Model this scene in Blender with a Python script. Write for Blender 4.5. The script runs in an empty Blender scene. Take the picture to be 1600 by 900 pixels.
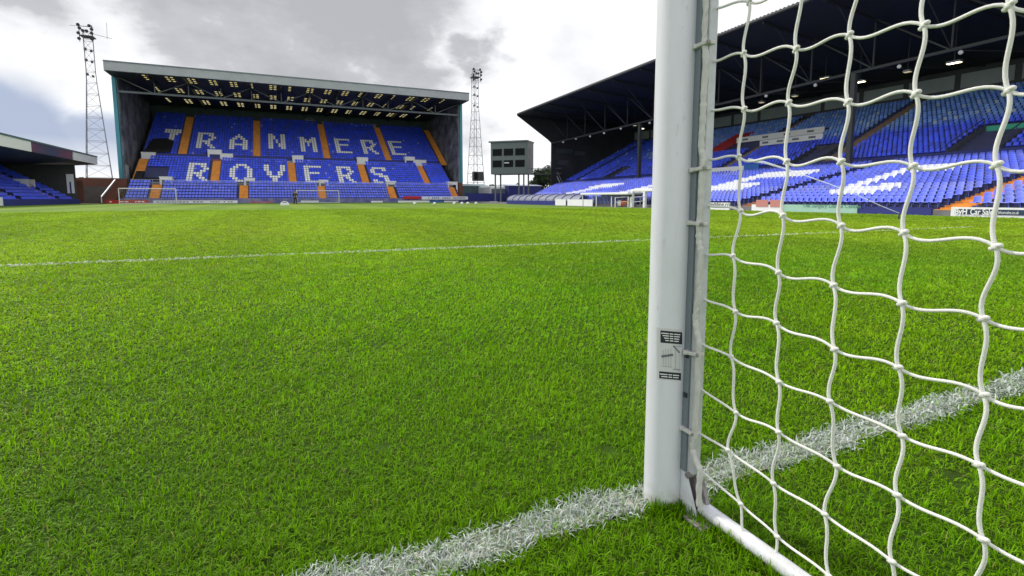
import bpy, bmesh, math, random
import numpy as np
from mathutils import Vector, Matrix
R = math.radians
random.seed(7); rng = np.random.default_rng(7)
S = bpy.context.scene
COL = S.collection

# ------------------------------------------------------------------ camera
YAW, PITCH, CH, F_PX, PY = R(24.7), R(6.0), 0.95, 800.0, 393.0
cam_d = bpy.data.cameras.new('camera'); cam = bpy.data.objects.new('camera', cam_d); COL.objects.link(cam)
cam.location = (0, 0, CH)
cam.rotation_euler = (math.pi/2 - PITCH, 0, -YAW)
cam_d.sensor_width = 36; cam_d.lens = 36*F_PX/1600
cam_d.shift_y = -(450-PY)/1600
cam_d.clip_start = 0.05; cam_d.clip_end = 3000
S.camera = cam
FW = Vector((math.sin(YAW)*math.cos(PITCH), math.cos(YAW)*math.cos(PITCH), -math.sin(PITCH)))
RT = Vector((math.cos(YAW), -math.sin(YAW), 0)); UP = RT.cross(FW)
C0 = Vector((0, 0, CH))
def ray(x, y): return FW + RT*((x-800)/F_PX) - UP*((y-PY)/F_PX)
def on_y(x, y, Y): d = ray(x, y); return C0 + d*(Y/d.y)
def on_x(x, y, X): d = ray(x, y); return C0 + d*(X/d.x)
def on_z(x, y, Z): d = ray(x, y); return C0 + d*((Z-CH)/d.z)
def sdir(x, y): return ray(x, y).normalized()

# ------------------------------------------------------------------ light
SUN_AZ = R(-28); SUN_EL = R(42)       # azimuth measured from +Y towards +X
sd = Vector((math.sin(SUN_AZ)*math.cos(SUN_EL), math.cos(SUN_AZ)*math.cos(SUN_EL), math.sin(SUN_EL)))
sun_d = bpy.data.lights.new('sun', 'SUN'); sun = bpy.data.objects.new('sun', sun_d); COL.objects.link(sun)
sun_d.energy = 2.3; sun_d.angle = R(6); sun_d.color = (1, .95, .86)
sun.rotation_euler = (-sd).to_track_quat('-Z', 'Y').to_euler()

W = bpy.data.worlds.new('World'); S.world = W; W.use_nodes = True
nt = W.node_tree; nt.nodes.clear(); N = nt.nodes.new; L = nt.links.new
def wm(op, a, b=None, c=None):
    n = N('ShaderNodeMath'); n.operation = op
    for i, v in enumerate((a, b, c)):
        if v is None: continue
        if isinstance(v, (int, float)): n.inputs[i].default_value = v
        else: L(v, n.inputs[i])
    return n.outputs[0]
out = N('ShaderNodeOutputWorld'); bg = N('ShaderNodeBackground'); L(bg.outputs[0], out.inputs[0])
bg.inputs[1].default_value = 0.1
sky = N('ShaderNodeTexSky'); sky.sky_type = 'NISHITA'; sky.sun_disc = False
sky.sun_elevation = SUN_EL; sky.sun_rotation = SUN_AZ
tc = N('ShaderNodeTexCoord')
nz = N('ShaderNodeTexNoise'); nz.inputs['Scale'].default_value = 3.2; nz.inputs['Detail'].default_value = 7; nz.inputs['Roughness'].default_value = .58
mp = N('ShaderNodeMapping'); mp.inputs['Scale'].default_value = (1, 1, 1.9)
L(tc.outputs['Generated'], mp.inputs[0]); L(mp.outputs[0], nz.inputs['Vector'])
sub = N('ShaderNodeVectorMath'); sub.operation = 'SUBTRACT'; sub.inputs[1].default_value = (.5, .5, .5); L(nz.outputs['Color'], sub.inputs[0])
scl = N('ShaderNodeVectorMath'); scl.operation = 'SCALE'; scl.inputs['Scale'].default_value = .34; L(sub.outputs[0], scl.inputs[0])
add = N('ShaderNodeVectorMath'); add.operation = 'ADD'; L(tc.outputs['Generated'], add.inputs[0]); L(scl.outputs[0], add.inputs[1])
nz2 = N('ShaderNodeTexNoise'); nz2.inputs['Scale'].default_value = 5.5; nz2.inputs['Detail'].default_value = 8; nz2.inputs['Roughness'].default_value = .6
L(mp.outputs[0], nz2.inputs['Vector'])
scl2 = N('ShaderNodeVectorMath'); scl2.operation = 'SCALE'; scl2.inputs['Scale'].default_value = .12; L(sub.outputs[0], scl2.inputs[0])
add2 = N('ShaderNodeVectorMath'); add2.operation = 'ADD'; L(tc.outputs['Generated'], add2.inputs[0]); L(scl2.outputs[0], add2.inputs[1])
def blob(px, py, r0, r1, amp, add=add):
    d = N('ShaderNodeVectorMath'); d.operation = 'DISTANCE'; L(add.outputs[0], d.inputs[0]); d.inputs[1].default_value = sdir(px, py)
    m = N('ShaderNodeMapRange'); m.interpolation_type = 'SMOOTHSTEP'
    L(d.outputs['Value'], m.inputs[0]); m.inputs[1].default_value = r0; m.inputs[2].default_value = r1
    m.inputs[3].default_value = amp; m.inputs[4].default_value = 0
    return m.outputs[0]
g = None
for b in [(440, 25, .05, .30, .95), (570, 75, .03, .20, 1.0), (290, 40, .02, .16, .7), (735, 62, .01, .085, .85),
          (905, 110, .01, .12, .30), (30, -10, .01, .15, .6), (765, 215, .01, .10, .5), (1150, -160, .05, .22, .4), (560, -90, .08, .28, .8)]:
    v = blob(*b); g = v if g is None else wm('MAXIMUM', g, v)
# rest of the dome (behind the camera and overhead): rolling grey cloud
sx = N('ShaderNodeSeparateXYZ'); L(tc.outputs['Generated'], sx.inputs[0])
back = N('ShaderNodeVectorMath'); back.operation = 'DOT_PRODUCT'; L(tc.outputs['Generated'], back.inputs[0]); back.inputs[1].default_value = sdir(700, 150)
bm_ = N('ShaderNodeMapRange'); L(back.outputs['Value'], bm_.inputs[0]); bm_.inputs[1].default_value = .62; bm_.inputs[2].default_value = .1; bm_.inputs[3].default_value = 0; bm_.inputs[4].default_value = .42
g = wm('MAXIMUM', g, bm_.outputs[0])
tex = wm('MULTIPLY_ADD', nz2.outputs['Fac'], 3.0, -.55)
g2 = wm('MULTIPLY', g, tex); g2 = wm('MAXIMUM', g2, wm('MULTIPLY_ADD', nz.outputs['Fac'], 1.5, -.90)); g2 = wm('MINIMUM', g2, 1.0)
cr = N('ShaderNodeValToRGB'); e = cr.color_ramp.elements
e[0].position = .0; e[0].color = (.80, .805, .815, 1)
e[1].position = 1; e[1].color = (.345, .35, .365, 1)
m = e.new(.3); m.color = (.64, .645, .66, 1)
m = e.new(.62); m.color = (.41, .413, .43, 1)
L(g2, cr.inputs[0])
blue = wm('MAXIMUM', blob(10, 245, .09, .125, 1.0, add2), blob(150, 255, .06, .095, .95, add2))
hor = N('ShaderNodeMapRange'); L(sx.outputs[2], hor.inputs[0]); hor.inputs[1].default_value = .035; hor.inputs[2].default_value = .09; hor.inputs[3].default_value = .25; hor.inputs[4].default_value = 1
blue = wm('MULTIPLY', blue, hor.outputs[0])
mb = N('ShaderNodeMixRGB'); L(blue, mb.inputs[0]); L(cr.outputs[0], mb.inputs[1]); mb.inputs[2].default_value = (.31, .36, .48, 1)
x10 = N('ShaderNodeVectorMath'); x10.operation = 'SCALE'; L(mb.outputs[0], x10.inputs[0])
low = N('ShaderNodeMapRange'); L(sx.outputs[2], low.inputs[0]); low.inputs[1].default_value = .75; low.inputs[2].default_value = .35; low.inputs[3].default_value = 0; low.inputs[4].default_value = 1
bk = N('ShaderNodeMapRange'); L(back.outputs['Value'], bk.inputs[0]); bk.inputs[1].default_value = .35; bk.inputs[2].default_value = -.3; bk.inputs[3].default_value = 0; bk.inputs[4].default_value = 6.0  # unseen bright band low behind the camera, added to light stands and post
L(wm('ADD', wm('MULTIPLY', low.outputs[0], bk.outputs[0]), 10), x10.inputs['Scale'])
mx = N('ShaderNodeMixRGB'); mx.inputs[0].default_value = .965; L(sky.outputs[0], mx.inputs[1]); L(x10.outputs[0], mx.inputs[2])
L(mx.outputs[0], bg.inputs[0])

S.view_settings.view_transform = 'Standard'; S.view_settings.look = 'None'
S.view_settings.exposure = 0.5; S.view_settings.gamma = 1; S.view_settings.use_curve_mapping = False
S.render.engine = 'CYCLES'

# ------------------------------------------------------------------ helpers
def mat(name, col, rough=.6, metal=0, spec=.5, noise=None, bump=None, emit=None, attr=False, trans=0):
    """noise = (scale, amount, second colour); bump = (scale, strength)"""
    m = bpy.data.materials.new(name); m.use_nodes = True; t = m.node_tree; b = t.nodes['Principled BSDF']
    b.inputs['Roughness'].default_value = rough; b.inputs['Metallic'].default_value = metal
    b.inputs['Specular IOR Level'].default_value = spec
    b.inputs['Base Color'].default_value = (*col, 1)
    src = None
    if attr:
        a = t.nodes.new('ShaderNodeAttribute'); a.attribute_name = 'Col'; src = a.outputs['Color']
        t.links.new(src, b.inputs['Base Color'])
    co = t.nodes.new('ShaderNodeTexCoord')
    if noise:
        n = t.nodes.new('ShaderNodeTexNoise'); n.inputs['Scale'].default_value = noise[0]; n.inputs['Detail'].default_value = 6
        n.inputs['Roughness'].default_value = .65
        t.links.new(co.outputs['Object'], n.inputs['Vector'])
        r = t.nodes.new('ShaderNodeMapRange'); r.inputs[1].default_value = .4; r.inputs[2].default_value = .65; r.inputs[4].default_value = noise[1]
        t.links.new(n.outputs['Fac'], r.inputs[0])
        x = t.nodes.new('ShaderNodeMixRGB'); t.links.new(r.outputs[0], x.inputs[0])
        if src: t.links.new(src, x.inputs[1])
        else: x.inputs[1].default_value = (*col, 1)
        x.inputs[2].default_value = (*noise[2], 1); t.links.new(x.outputs[0], b.inputs['Base Color'])
    if bump:
        n = t.nodes.new('ShaderNodeTexNoise'); n.inputs['Scale'].default_value = bump[0]; n.inputs['Detail'].default_value = 5
        t.links.new(co.outputs['Object'], n.inputs['Vector'])
        q = t.nodes.new('ShaderNodeBump'); q.inputs['Strength'].default_value = bump[1]; q.inputs['Distance'].default_value = .01
        t.links.new(n.outputs['Fac'], q.inputs['Height']); t.links.new(q.outputs[0], b.inputs['Normal'])
    if emit:
        b.inputs['Emission Color'].default_value = (*emit[0], 1); b.inputs['Emission Strength'].default_value = emit[1]
    if trans:
        tr = t.nodes.new('ShaderNodeBsdfTranslucent'); ms = t.nodes.new('ShaderNodeMixShader'); ms.inputs[0].default_value = trans
        o = t.nodes['Material Output']
        if b.inputs['Base Color'].links: t.links.new(b.inputs['Base Color'].links[0].from_socket, tr.inputs[0])
        else: tr.inputs[0].default_value = (*col, 1)
        t.links.new(b.outputs[0], ms.inputs[1]); t.links.new(tr.outputs[0], ms.inputs[2]); t.links.new(ms.outputs[0], o.inputs[0])
    return m

def corrugated(name, col, scale, axis='X', strength=.6, rough=.5):
    m = mat(name, col, rough, noise=(.6, .35, tuple(c*.7 for c in col))); t = m.node_tree; b = t.nodes['Principled BSDF']
    co = t.nodes.new('ShaderNodeTexCoord'); w = t.nodes.new('ShaderNodeTexWave'); w.bands_direction = axis; w.inputs['Scale'].default_value = scale
    t.links.new(co.outputs['Object'], w.inputs[0]); q = t.nodes.new('ShaderNodeBump'); q.inputs['Strength'].default_value = strength; q.inputs['Distance'].default_value = .05
    t.links.new(w.outputs['Fac'], q.inputs['Height']); t.links.new(q.outputs[0], b.inputs['Normal'])
    return m

class MB:
    def __init__(s): s.v = []; s.f = []; s.mi = []; s.sm = []
    def add(s, vs, fs, mi=0, smooth=False):
        o = len(s.v); s.v += [tuple(v) for v in vs]
        for f in fs: s.f.append([o+i for i in f]); s.mi.append(mi); s.sm.append(smooth)
        return s
    def box(s, a, b, mi=0, M=None):
        x0, y0, z0 = a; x1, y1, z1 = b
        vs = [Vector(p) for p in ((x0,y0,z0),(x1,y0,z0),(x1,y1,z0),(x0,y1,z0),(x0,y0,z1),(x1,y0,z1),(x1,y1,z1),(x0,y1,z1))]
        if M: vs = [M @ v for v in vs]
        return s.add(vs, [(3,2,1,0),(4,5,6,7),(0,1,5,4),(1,2,6,5),(2,3,7,6),(3,0,4,7)], mi)
    def quad(s, a, b, c, d, mi=0): return s.add([a,b,c,d], [(0,1,2,3)], mi)
    def bar(s, a, b, w, h=None, mi=0):
        """square bar between two points"""
        h = h or w; a = Vector(a); b = Vector(b); d = (b-a).normalized()
        u = Vector((0,0,1)) if abs(d.z) < .95 else Vector((1,0,0))
        r = d.cross(u).normalized()*w/2; u = r.cross(d).normalized()*h/2
        vs = [a-r-u, a+r-u, a+r+u, a-r+u, b-r-u, b+r-u, b+r+u, b-r+u]
        return s.add(vs, [(3,2,1,0),(4,5,6,7),(0,1,5,4),(1,2,6,5),(2,3,7,6),(3,0,4,7)], mi)
    def tube(s, pts, rad, n=8, mi=0, cap=True, smooth=True):
        pts = [Vector(p) for p in pts]; k = len(pts)
        rads = rad if isinstance(rad, (list, tuple)) else [rad]*k
        vs = []; ref = None
        for i, p in enumerate(pts):
            d = (pts[min(i+1,k-1)] - pts[max(i-1,0)]).normalized()
            if ref is None: ref = Vector((0,0,1)) if abs(d.z) < .9 else Vector((1,0,0))
            r = d.cross(ref).normalized(); u = r.cross(d).normalized(); ref = u
            for j in range(n):
                a = 2*math.pi*j/n; vs.append(p + (r*math.cos(a) + u*math.sin(a))*rads[i])
        fs = [(i*n+j, i*n+(j+1)%n, (i+1)*n+(j+1)%n, (i+1)*n+j) for i in range(k-1) for j in range(n)]
        s.add(vs, fs, mi, smooth)
        if cap: s.add(vs[:n], [tuple(range(n-1,-1,-1))], mi); s.add(vs[-n:], [tuple(range(n))], mi)
        return s
    def prism(s, prof, y0, y1, axis='Y', mi=0):
        """closed profile extruded along axis. axis Y: prof=(x,z); axis X: prof=(y,z)"""
        n = len(prof)
        mk = (lambda p, t: (p[0], t, p[1])) if axis == 'Y' else (lambda p, t: (t, p[0], p[1]))
        vs = [mk(p, y0) for p in prof] + [mk(p, y1) for p in prof]
        return s.add(vs, [(i,(i+1)%n,n+(i+1)%n,n+i) for i in range(n)] + [tuple(range(n-1,-1,-1)), tuple(range(n,2*n))], mi)
    def ball(s, c, r, mi=0, seg=10, sc=(1,1,1)):
        b = bmesh.new(); bmesh.ops.create_uvsphere(b, u_segments=seg, v_segments=max(5, seg*2//3), radius=r)
        vs = [Vector((v.co.x*sc[0], v.co.y*sc[1], v.co.z*sc[2])) + Vector(c) for v in b.verts]
        fs = [[v.index for v in f.verts] for f in b.faces]; b.free(); return s.add(vs, fs, mi, True)
    def build(s, name, mats, parent=None, label=None, stuff=False):
        me = bpy.data.meshes.new(name); me.from_pydata(s.v, [], s.f)
        if not isinstance(mats, (list, tuple)): mats = [mats]
        for m in mats: me.materials.append(m)
        me.polygons.foreach_set('material_index', s.mi); me.polygons.foreach_set('use_smooth', s.sm); me.update()
        b = bmesh.new(); b.from_mesh(me); bmesh.ops.recalc_face_normals(b, faces=b.faces); b.to_mesh(me); b.free()
        return link(name, me, parent, label, stuff)
def link(name, me, parent=None, label=None, stuff=False):
    o = bpy.data.objects.new(name, me); COL.objects.link(o)
    if parent: o.parent = parent; o.matrix_parent_inverse = Matrix.Translation(-parent.location) if not parent.rotation_euler.z else parent.matrix_basis.inverted()
    if label: o['label'] = label
    if stuff: o['kind'] = 'stuff'
    return o
def thing(name, label, cat, loc=(0,0,0), group=None):
    o = bpy.data.objects.new(name, None); COL.objects.link(o); o.location = loc; o.empty_display_size = .2
    o['label'] = label; o['category'] = cat
    if group: o['group'] = group
    return o
def tag(o, label, cat, group=None):
    o['label'] = label; o['category'] = cat
    if group: o['group'] = group
    return o
def struct(o): o['kind'] = 'structure'; return o
def bevel(o, w, seg=2):
    m = o.modifiers.new('bevel', 'BEVEL'); m.width = w; m.segments = seg; m.limit_method = 'ANGLE'; return o

def replicate(name, bv, bf, pos, rz, cols, material, parent=None, label=None, stuff=False, smooth=False):
    """one mesh holding many copies of a small base mesh, colour per copy"""
    bv = np.array(bv, float); pos = np.array(pos, float); n = len(pos)
    rz = np.broadcast_to(np.array(rz, float), (n,))
    c, s_ = np.cos(rz)[:,None], np.sin(rz)[:,None]
    x = bv[None,:,0]*c - bv[None,:,1]*s_ + pos[:,0:1]; y = bv[None,:,0]*s_ + bv[None,:,1]*c + pos[:,1:2]
    z = np.broadcast_to(bv[None,:,2], x.shape) + pos[:,2:3]
    V = np.stack([x,y,z], -1).reshape(-1,3); k = len(bv)
    loops = np.array([i for f in bf for i in f]); lt = np.array([len(f) for f in bf])
    LI = (loops[None,:] + (np.arange(n)*k)[:,None]).ravel(); LT = np.tile(lt, n); LS = np.concatenate([[0], np.cumsum(LT)[:-1]])
    me = bpy.data.meshes.new(name); me.vertices.add(len(V)); me.vertices.foreach_set('co', V.ravel())
    me.loops.add(len(LI)); me.loops.foreach_set('vertex_index', LI.astype(np.int32))
    me.polygons.add(len(LT)); me.polygons.foreach_set('loop_start', LS.astype(np.int32)); me.polygons.foreach_set('loop_total', LT.astype(np.int32))
    me.polygons.foreach_set('use_smooth', np.full(len(LT), smooth)); me.update(calc_edges=True)
    at = me.color_attributes.new('Col', 'FLOAT_COLOR', 'POINT')
    C = np.repeat(np.concatenate([np.array(cols, float), np.ones((n,1))], 1), k, axis=0); at.data.foreach_set('color', C.ravel())
    me.materials.append(material)
    return link(name, me, parent, label, stuff)

# ------------------------------------------------------------------ materials
M = {}
M['white'] = mat('white_paint', (.72,.73,.77), .38, spec=.5, noise=(9, .18, (.52,.53,.54)))
M['goal_white'] = mat('goal_paint', (.66,.67,.71), .34, noise=(14, .22, (.52,.53,.56)), bump=(60, .03))
def post_paint():
    m = mat('goal_paint', (.70,.71,.78), .32, bump=(60,.03)); t = m.node_tree; b = t.nodes['Principled BSDF']; co = t.nodes.new('ShaderNodeTexCoord')
    def nz_(sc, st, lo, hi, amt, colr, src, zmask=None):
        mp = t.nodes.new('ShaderNodeMapping'); mp.inputs['Scale'].default_value = st; t.links.new(co.outputs['Object'], mp.inputs[0])
        n = t.nodes.new('ShaderNodeTexNoise'); n.inputs['Scale'].default_value = sc; n.inputs['Detail'].default_value = 7; n.inputs['Roughness'].default_value = .7; t.links.new(mp.outputs[0], n.inputs['Vector'])
        r = t.nodes.new('ShaderNodeMapRange'); r.inputs[1].default_value = lo; r.inputs[2].default_value = hi; r.inputs[4].default_value = amt; t.links.new(n.outputs['Fac'], r.inputs[0]); f = r.outputs[0]
        if zmask:
            sx = t.nodes.new('ShaderNodeSeparateXYZ'); t.links.new(co.outputs['Object'], sx.inputs[0]); z = t.nodes.new('ShaderNodeMapRange'); z.inputs[1].default_value = zmask; z.inputs[2].default_value = 0; t.links.new(sx.outputs[2], z.inputs[0])
            q = t.nodes.new('ShaderNodeMath'); q.operation = 'MULTIPLY'; t.links.new(f, q.inputs[0]); t.links.new(z.outputs[0], q.inputs[1]); f = q.outputs[0]
        x = t.nodes.new('ShaderNodeMixRGB'); t.links.new(f, x.inputs[0])
        if src is None: x.inputs[1].default_value = (.70,.71,.78,1)
        else: t.links.new(src, x.inputs[1])
        x.inputs[2].default_value = (*colr,1); return x.outputs[0]
    a = nz_(14, (1,1,.25), .45, .7, .30, (.52,.53,.56), None)
    a = nz_(48, (1,1,.35), .62, .72, .6, (.40,.40,.40), a)
    a = nz_(26, (1,1,1), .40, .60, .8, (.38,.38,.27), a, .09)
    t.links.new(a, b.inputs['Base Color']); return m
M['goal_white'] = post_paint()
M['chan'] = mat('grey_aluminium', (.52,.54,.57), .45, metal=.1, noise=(30, .5, (.38,.39,.40)))
M['groove'] = mat('dark_groove', (.17,.20,.23), .6)
M['rope'] = mat('net_cord', (.88,.88,.85), .8, noise=(60, .3, (.72,.71,.66)), bump=(900, .5))
M['clip'] = mat('net_clip', (.56,.56,.54), .5, noise=(50, .4, (.38,.38,.35)))
M['dirtymetal'] = mat('weathered_metal', (.30,.28,.29), .5, metal=.3, noise=(40, .7, (.13,.10,.08)))
M['concrete'] = mat('concrete', (.22,.22,.22), .85, noise=(2, .5, (.13,.13,.13)))
M['dconc'] = mat('dark_concrete', (.06,.07,.16), .85, noise=(2, .5, (.04,.04,.09)))
M['orange'] = mat('orange_step_paint', (.80,.33,.05), .7, noise=(1.2, .5, (.42,.17,.05)))
M['brownstep'] = mat('worn_step_paint', (.20,.14,.10), .8, noise=(1.5, .6, (.3,.22,.16)))
M['teal'] = mat('teal_paint', (.06,.30,.38), .5, noise=(.5, .4, (.04,.17,.22)))
M['fascia'] = corrugated('fascia_cladding', (.40,.425,.45), 2.0, 'Z', .3)
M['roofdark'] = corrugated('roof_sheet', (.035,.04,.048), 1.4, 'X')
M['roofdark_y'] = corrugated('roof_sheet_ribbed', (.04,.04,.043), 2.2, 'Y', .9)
M['steel'] = mat('painted_steel', (.16,.19,.21), .5, noise=(2, .4, (.10,.11,.12)))
M['dsteel'] = mat('dark_steel', (.05,.055,.06), .5)
M['gsteel'] = mat('galvanised_steel', (.22,.24,.27), .45, metal=.4)
M['pane'] = mat('skylight_sheet', (.46,.40,.17), .6, trans=.8)
M['seat'] = mat('seat_plastic', (.02,.04,.5), .38, spec=.5, attr=True)
M['black'] = mat('black_cloth', (.008,.008,.010), .8, noise=(1, .4, (.02,.02,.024)))
M['blue'] = mat('blue_paint', (.025,.035,.22), .55, noise=(1.2, .5, (.018,.025,.15)))
M['brick'] = mat('brick', (.19,.075,.05), .85, noise=(1.5, .6, (.12,.06,.045)))
M['block'] = mat('blockwork', (.16,.155,.15), .9, noise=(1.2, .6, (.11,.10,.10)))
M['grey_clad'] = corrugated('grey_green_cladding', (.145,.185,.18), 1.6, 'Z', .15)
M['glass'] = mat('dark_glass', (.006,.008,.010), .5, spec=.12)
M['winband'] = mat('dusty_glazing', (.30,.36,.35), .3, noise=(.4, .5, (.2,.25,.25)))
M['sign_white'] = mat('sign_white', (.90,.91,.92), .5, noise=(1.5, .15, (.6,.62,.62)))
M['sign_mint'] = mat('sign_mint', (.36,.60,.48), .5, noise=(2, .3, (.5,.7,.6)))
M['sign_navy'] = mat('sign_navy', (.02,.045,.10), .5)
M['sign_red'] = mat('sign_red', (.55,.02,.02), .5, noise=(1.5, .3, (.35,.02,.02)))
M['sign_blue'] = mat('sign_blue', (.03,.16,.55), .5)
M['murals'] = mat('faded_mural', (.075,.08,.095), .7, noise=(.45, .85, (.30,.31,.36)))
M['mural_white'] = mat('mural_panel', (.45,.47,.55), .7, noise=(.5, .5, (.25,.27,.32)))
M['lit'] = mat('lit_lamp', (1,.9,.6), .4, emit=((1,.87,.5), 5))
M['globe'] = mat('lamp_globe', (.6,.61,.63), .3, emit=((1,1,1), .05))
M['perspex'] = mat('perspex', (.42,.45,.56), .25, noise=(2, .5, (.30,.30,.42)), trans=.35)
M['skin'] = mat('skin', (.42,.24,.17), .6)
M['dark_cloth'] = mat('dark_cloth', (.018,.022,.03), .85, noise=(6, .4, (.03,.035,.045)))
M['grey_cloth'] = mat('grey_cloth', (.045,.05,.06), .85)
M['hair'] = mat('hair', (.03,.022,.016), .7)
M['leaf'] = mat('foliage', (.045,.075,.025), .7, trans=.25, noise=(.6, .6, (.02,.04,.015)))
M['bark'] = mat('bark', (.06,.045,.035), .9)
M['sticker_black'] = mat('sticker_black', (.018,.02,.035), .4)
M['sticker_pale'] = mat('sticker_pale', (.60,.61,.63), .4)
M['orange_plastic'] = mat('orange_plastic', (.72,.16,.04), .45)
M['tyre'] = mat('tyre_rubber', (.02,.02,.02), .8)
M['ropeline'] = mat('water_spray', (.8,.85,.9), .2)
M['ballwhite'] = mat('ball_white', (.78,.78,.78), .4)

# ------------------------------------------------------------------ ground and pitch
PX, PYY = 1.068, 1.187            # near goalpost foot
GY0 = 1.226                        # near goal line
GY1 = 100.0
XL, XR = -29.0, 30.6
def ground_mat():
    m = bpy.data.materials.new('turf'); m.use_nodes = True; t = m.node_tree; b = t.nodes['Principled BSDF']
    b.inputs['Roughness'].default_value = .9; b.inputs['Specular IOR Level'].default_value = .15
    co = t.nodes.new('ShaderNodeTexCoord')
    def noise(sc, det=6, ro=.7, stretch=None):
        n = t.nodes.new('ShaderNodeTexNoise'); n.inputs['Scale'].default_value = sc; n.inputs['Detail'].default_value = det; n.inputs['Roughness'].default_value = ro
        if stretch:
            mp = t.nodes.new('ShaderNodeMapping'); mp.inputs['Scale'].default_value = stretch; t.links.new(co.outputs['Object'], mp.inputs[0]); t.links.new(mp.outputs[0], n.inputs['Vector'])
        else: t.links.new(co.outputs['Object'], n.inputs['Vector'])
        return n.outputs['Fac']
    def ramp(fac, stops):
        r = t.nodes.new('ShaderNodeValToRGB'); el = r.color_ramp.elements
        el[0].position, el[0].color = stops[0][0], (*stops[0][1],1); el[1].position, el[1].color = stops[-1][0], (*stops[-1][1],1)
        for p, c in stops[1:-1]: q = el.new(p); q.color = (*c,1)
        t.links.new(fac, r.inputs[0]); return r.outputs[0]
    fine = ramp(noise(28, 8, .8), [(.3,(.09,.17,.016)),(.5,(.15,.245,.024)),(.75,(.22,.32,.038))])
    big = ramp(noise(.11, 4, .55, (1,1,1)), [(.35,(.80,.90,.9)),(.65,(1.1,1.04,1.0))])
    mul = t.nodes.new('ShaderNodeMixRGB'); mul.blend_type = 'MULTIPLY'; mul.inputs[0].default_value = 1
    t.links.new(fine, mul.inputs[1]); t.links.new(big, mul.inputs[2])
    # mowing bands run along the pitch
    w = t.nodes.new('ShaderNodeTexWave'); w.wave_profile = 'SIN'; w.bands_direction = 'X'; w.inputs['Scale'].default_value = .055; w.inputs['Distortion'].default_value = .1
    t.links.new(co.outputs['Object'], w.inputs[0])
    wr = ramp(w.outputs['Fac'], [(.35,(.86,.90,.9)),(.65,(1.10,1.06,1.0))])
    mu2 = t.nodes.new('ShaderNodeMixRGB'); mu2.blend_type = 'MULTIPLY'; mu2.inputs[0].default_value = 1
    t.links.new(mul.outputs[0], mu2.inputs[1]); t.links.new(wr, mu2.inputs[2])
    # soil close under the sward
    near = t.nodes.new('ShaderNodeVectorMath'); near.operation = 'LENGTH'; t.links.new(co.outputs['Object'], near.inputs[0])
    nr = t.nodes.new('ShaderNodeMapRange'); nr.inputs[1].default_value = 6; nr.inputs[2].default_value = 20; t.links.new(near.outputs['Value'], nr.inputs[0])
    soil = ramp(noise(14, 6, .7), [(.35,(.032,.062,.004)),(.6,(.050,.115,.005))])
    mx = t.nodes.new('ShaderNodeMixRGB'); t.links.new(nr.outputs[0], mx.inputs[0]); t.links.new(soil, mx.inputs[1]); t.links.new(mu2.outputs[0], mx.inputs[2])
    t.links.new(mx.outputs[0], b.inputs['Base Color'])
    q = t.nodes.new('ShaderNodeBump'); q.inputs['Strength'].default_value = .7; q.inputs['Distance'].default_value = .04
    t.links.new(noise(16, 8, .8), q.inputs['Height']); t.links.new(q.outputs[0], b.inputs['Normal'])
    return m
struct(MB().quad((-1500,-1500,-.05),(1500,-1500,-.05),(1500,2500,-.05),(-1500,2500,-.05)).build('ground', mat('tarmac', (.06,.06,.062), .9, noise=(.3,.5,(.09,.09,.09)))))
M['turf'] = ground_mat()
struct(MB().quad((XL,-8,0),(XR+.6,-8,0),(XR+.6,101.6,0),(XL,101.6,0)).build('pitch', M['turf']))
# painted lines: a thin chalky film on the soil, the painted blades stand on it
M['chalk'] = mat('chalk_soil', (.55,.52,.43), .9, noise=(11, 1.0, (.07,.09,.03)), bump=(80, .6))
M['chalkfar'] = mat('chalk_line', (.52,.60,.44), .9, noise=(6, .8, (.16,.26,.06)))
LW = .135
struct(MB().quad((-12,GY0-LW*.36,.004),(16,GY0-LW*.36,.004),(16,GY0+LW*.36,.004),(-12,GY0+LW*.36,.004)).build('goal_line', M['chalk']))
pL = on_z(0, 417, 0); pR = on_z(1010, 376, 0)
def line_strip(a, b, w, name, z=.004):
    a = Vector((a[0],a[1],z)); b = Vector((b[0],b[1],z)); d = (b-a).normalized(); n = Vector((-d.y,d.x,0))*w/2
    return struct(MB().quad(a-n, b-n, b+n, a+n).build(name, M['chalkfar']))
dirL = (pR-pL).normalized()
LA = pL - dirL*4.0; LB = pL + dirL*24
line_strip(LA, LB, .13, 'penalty_line')
line_strip((XL+.8,GY1), (XR-.6,GY1), .12, 'far_goal_line')

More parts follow.
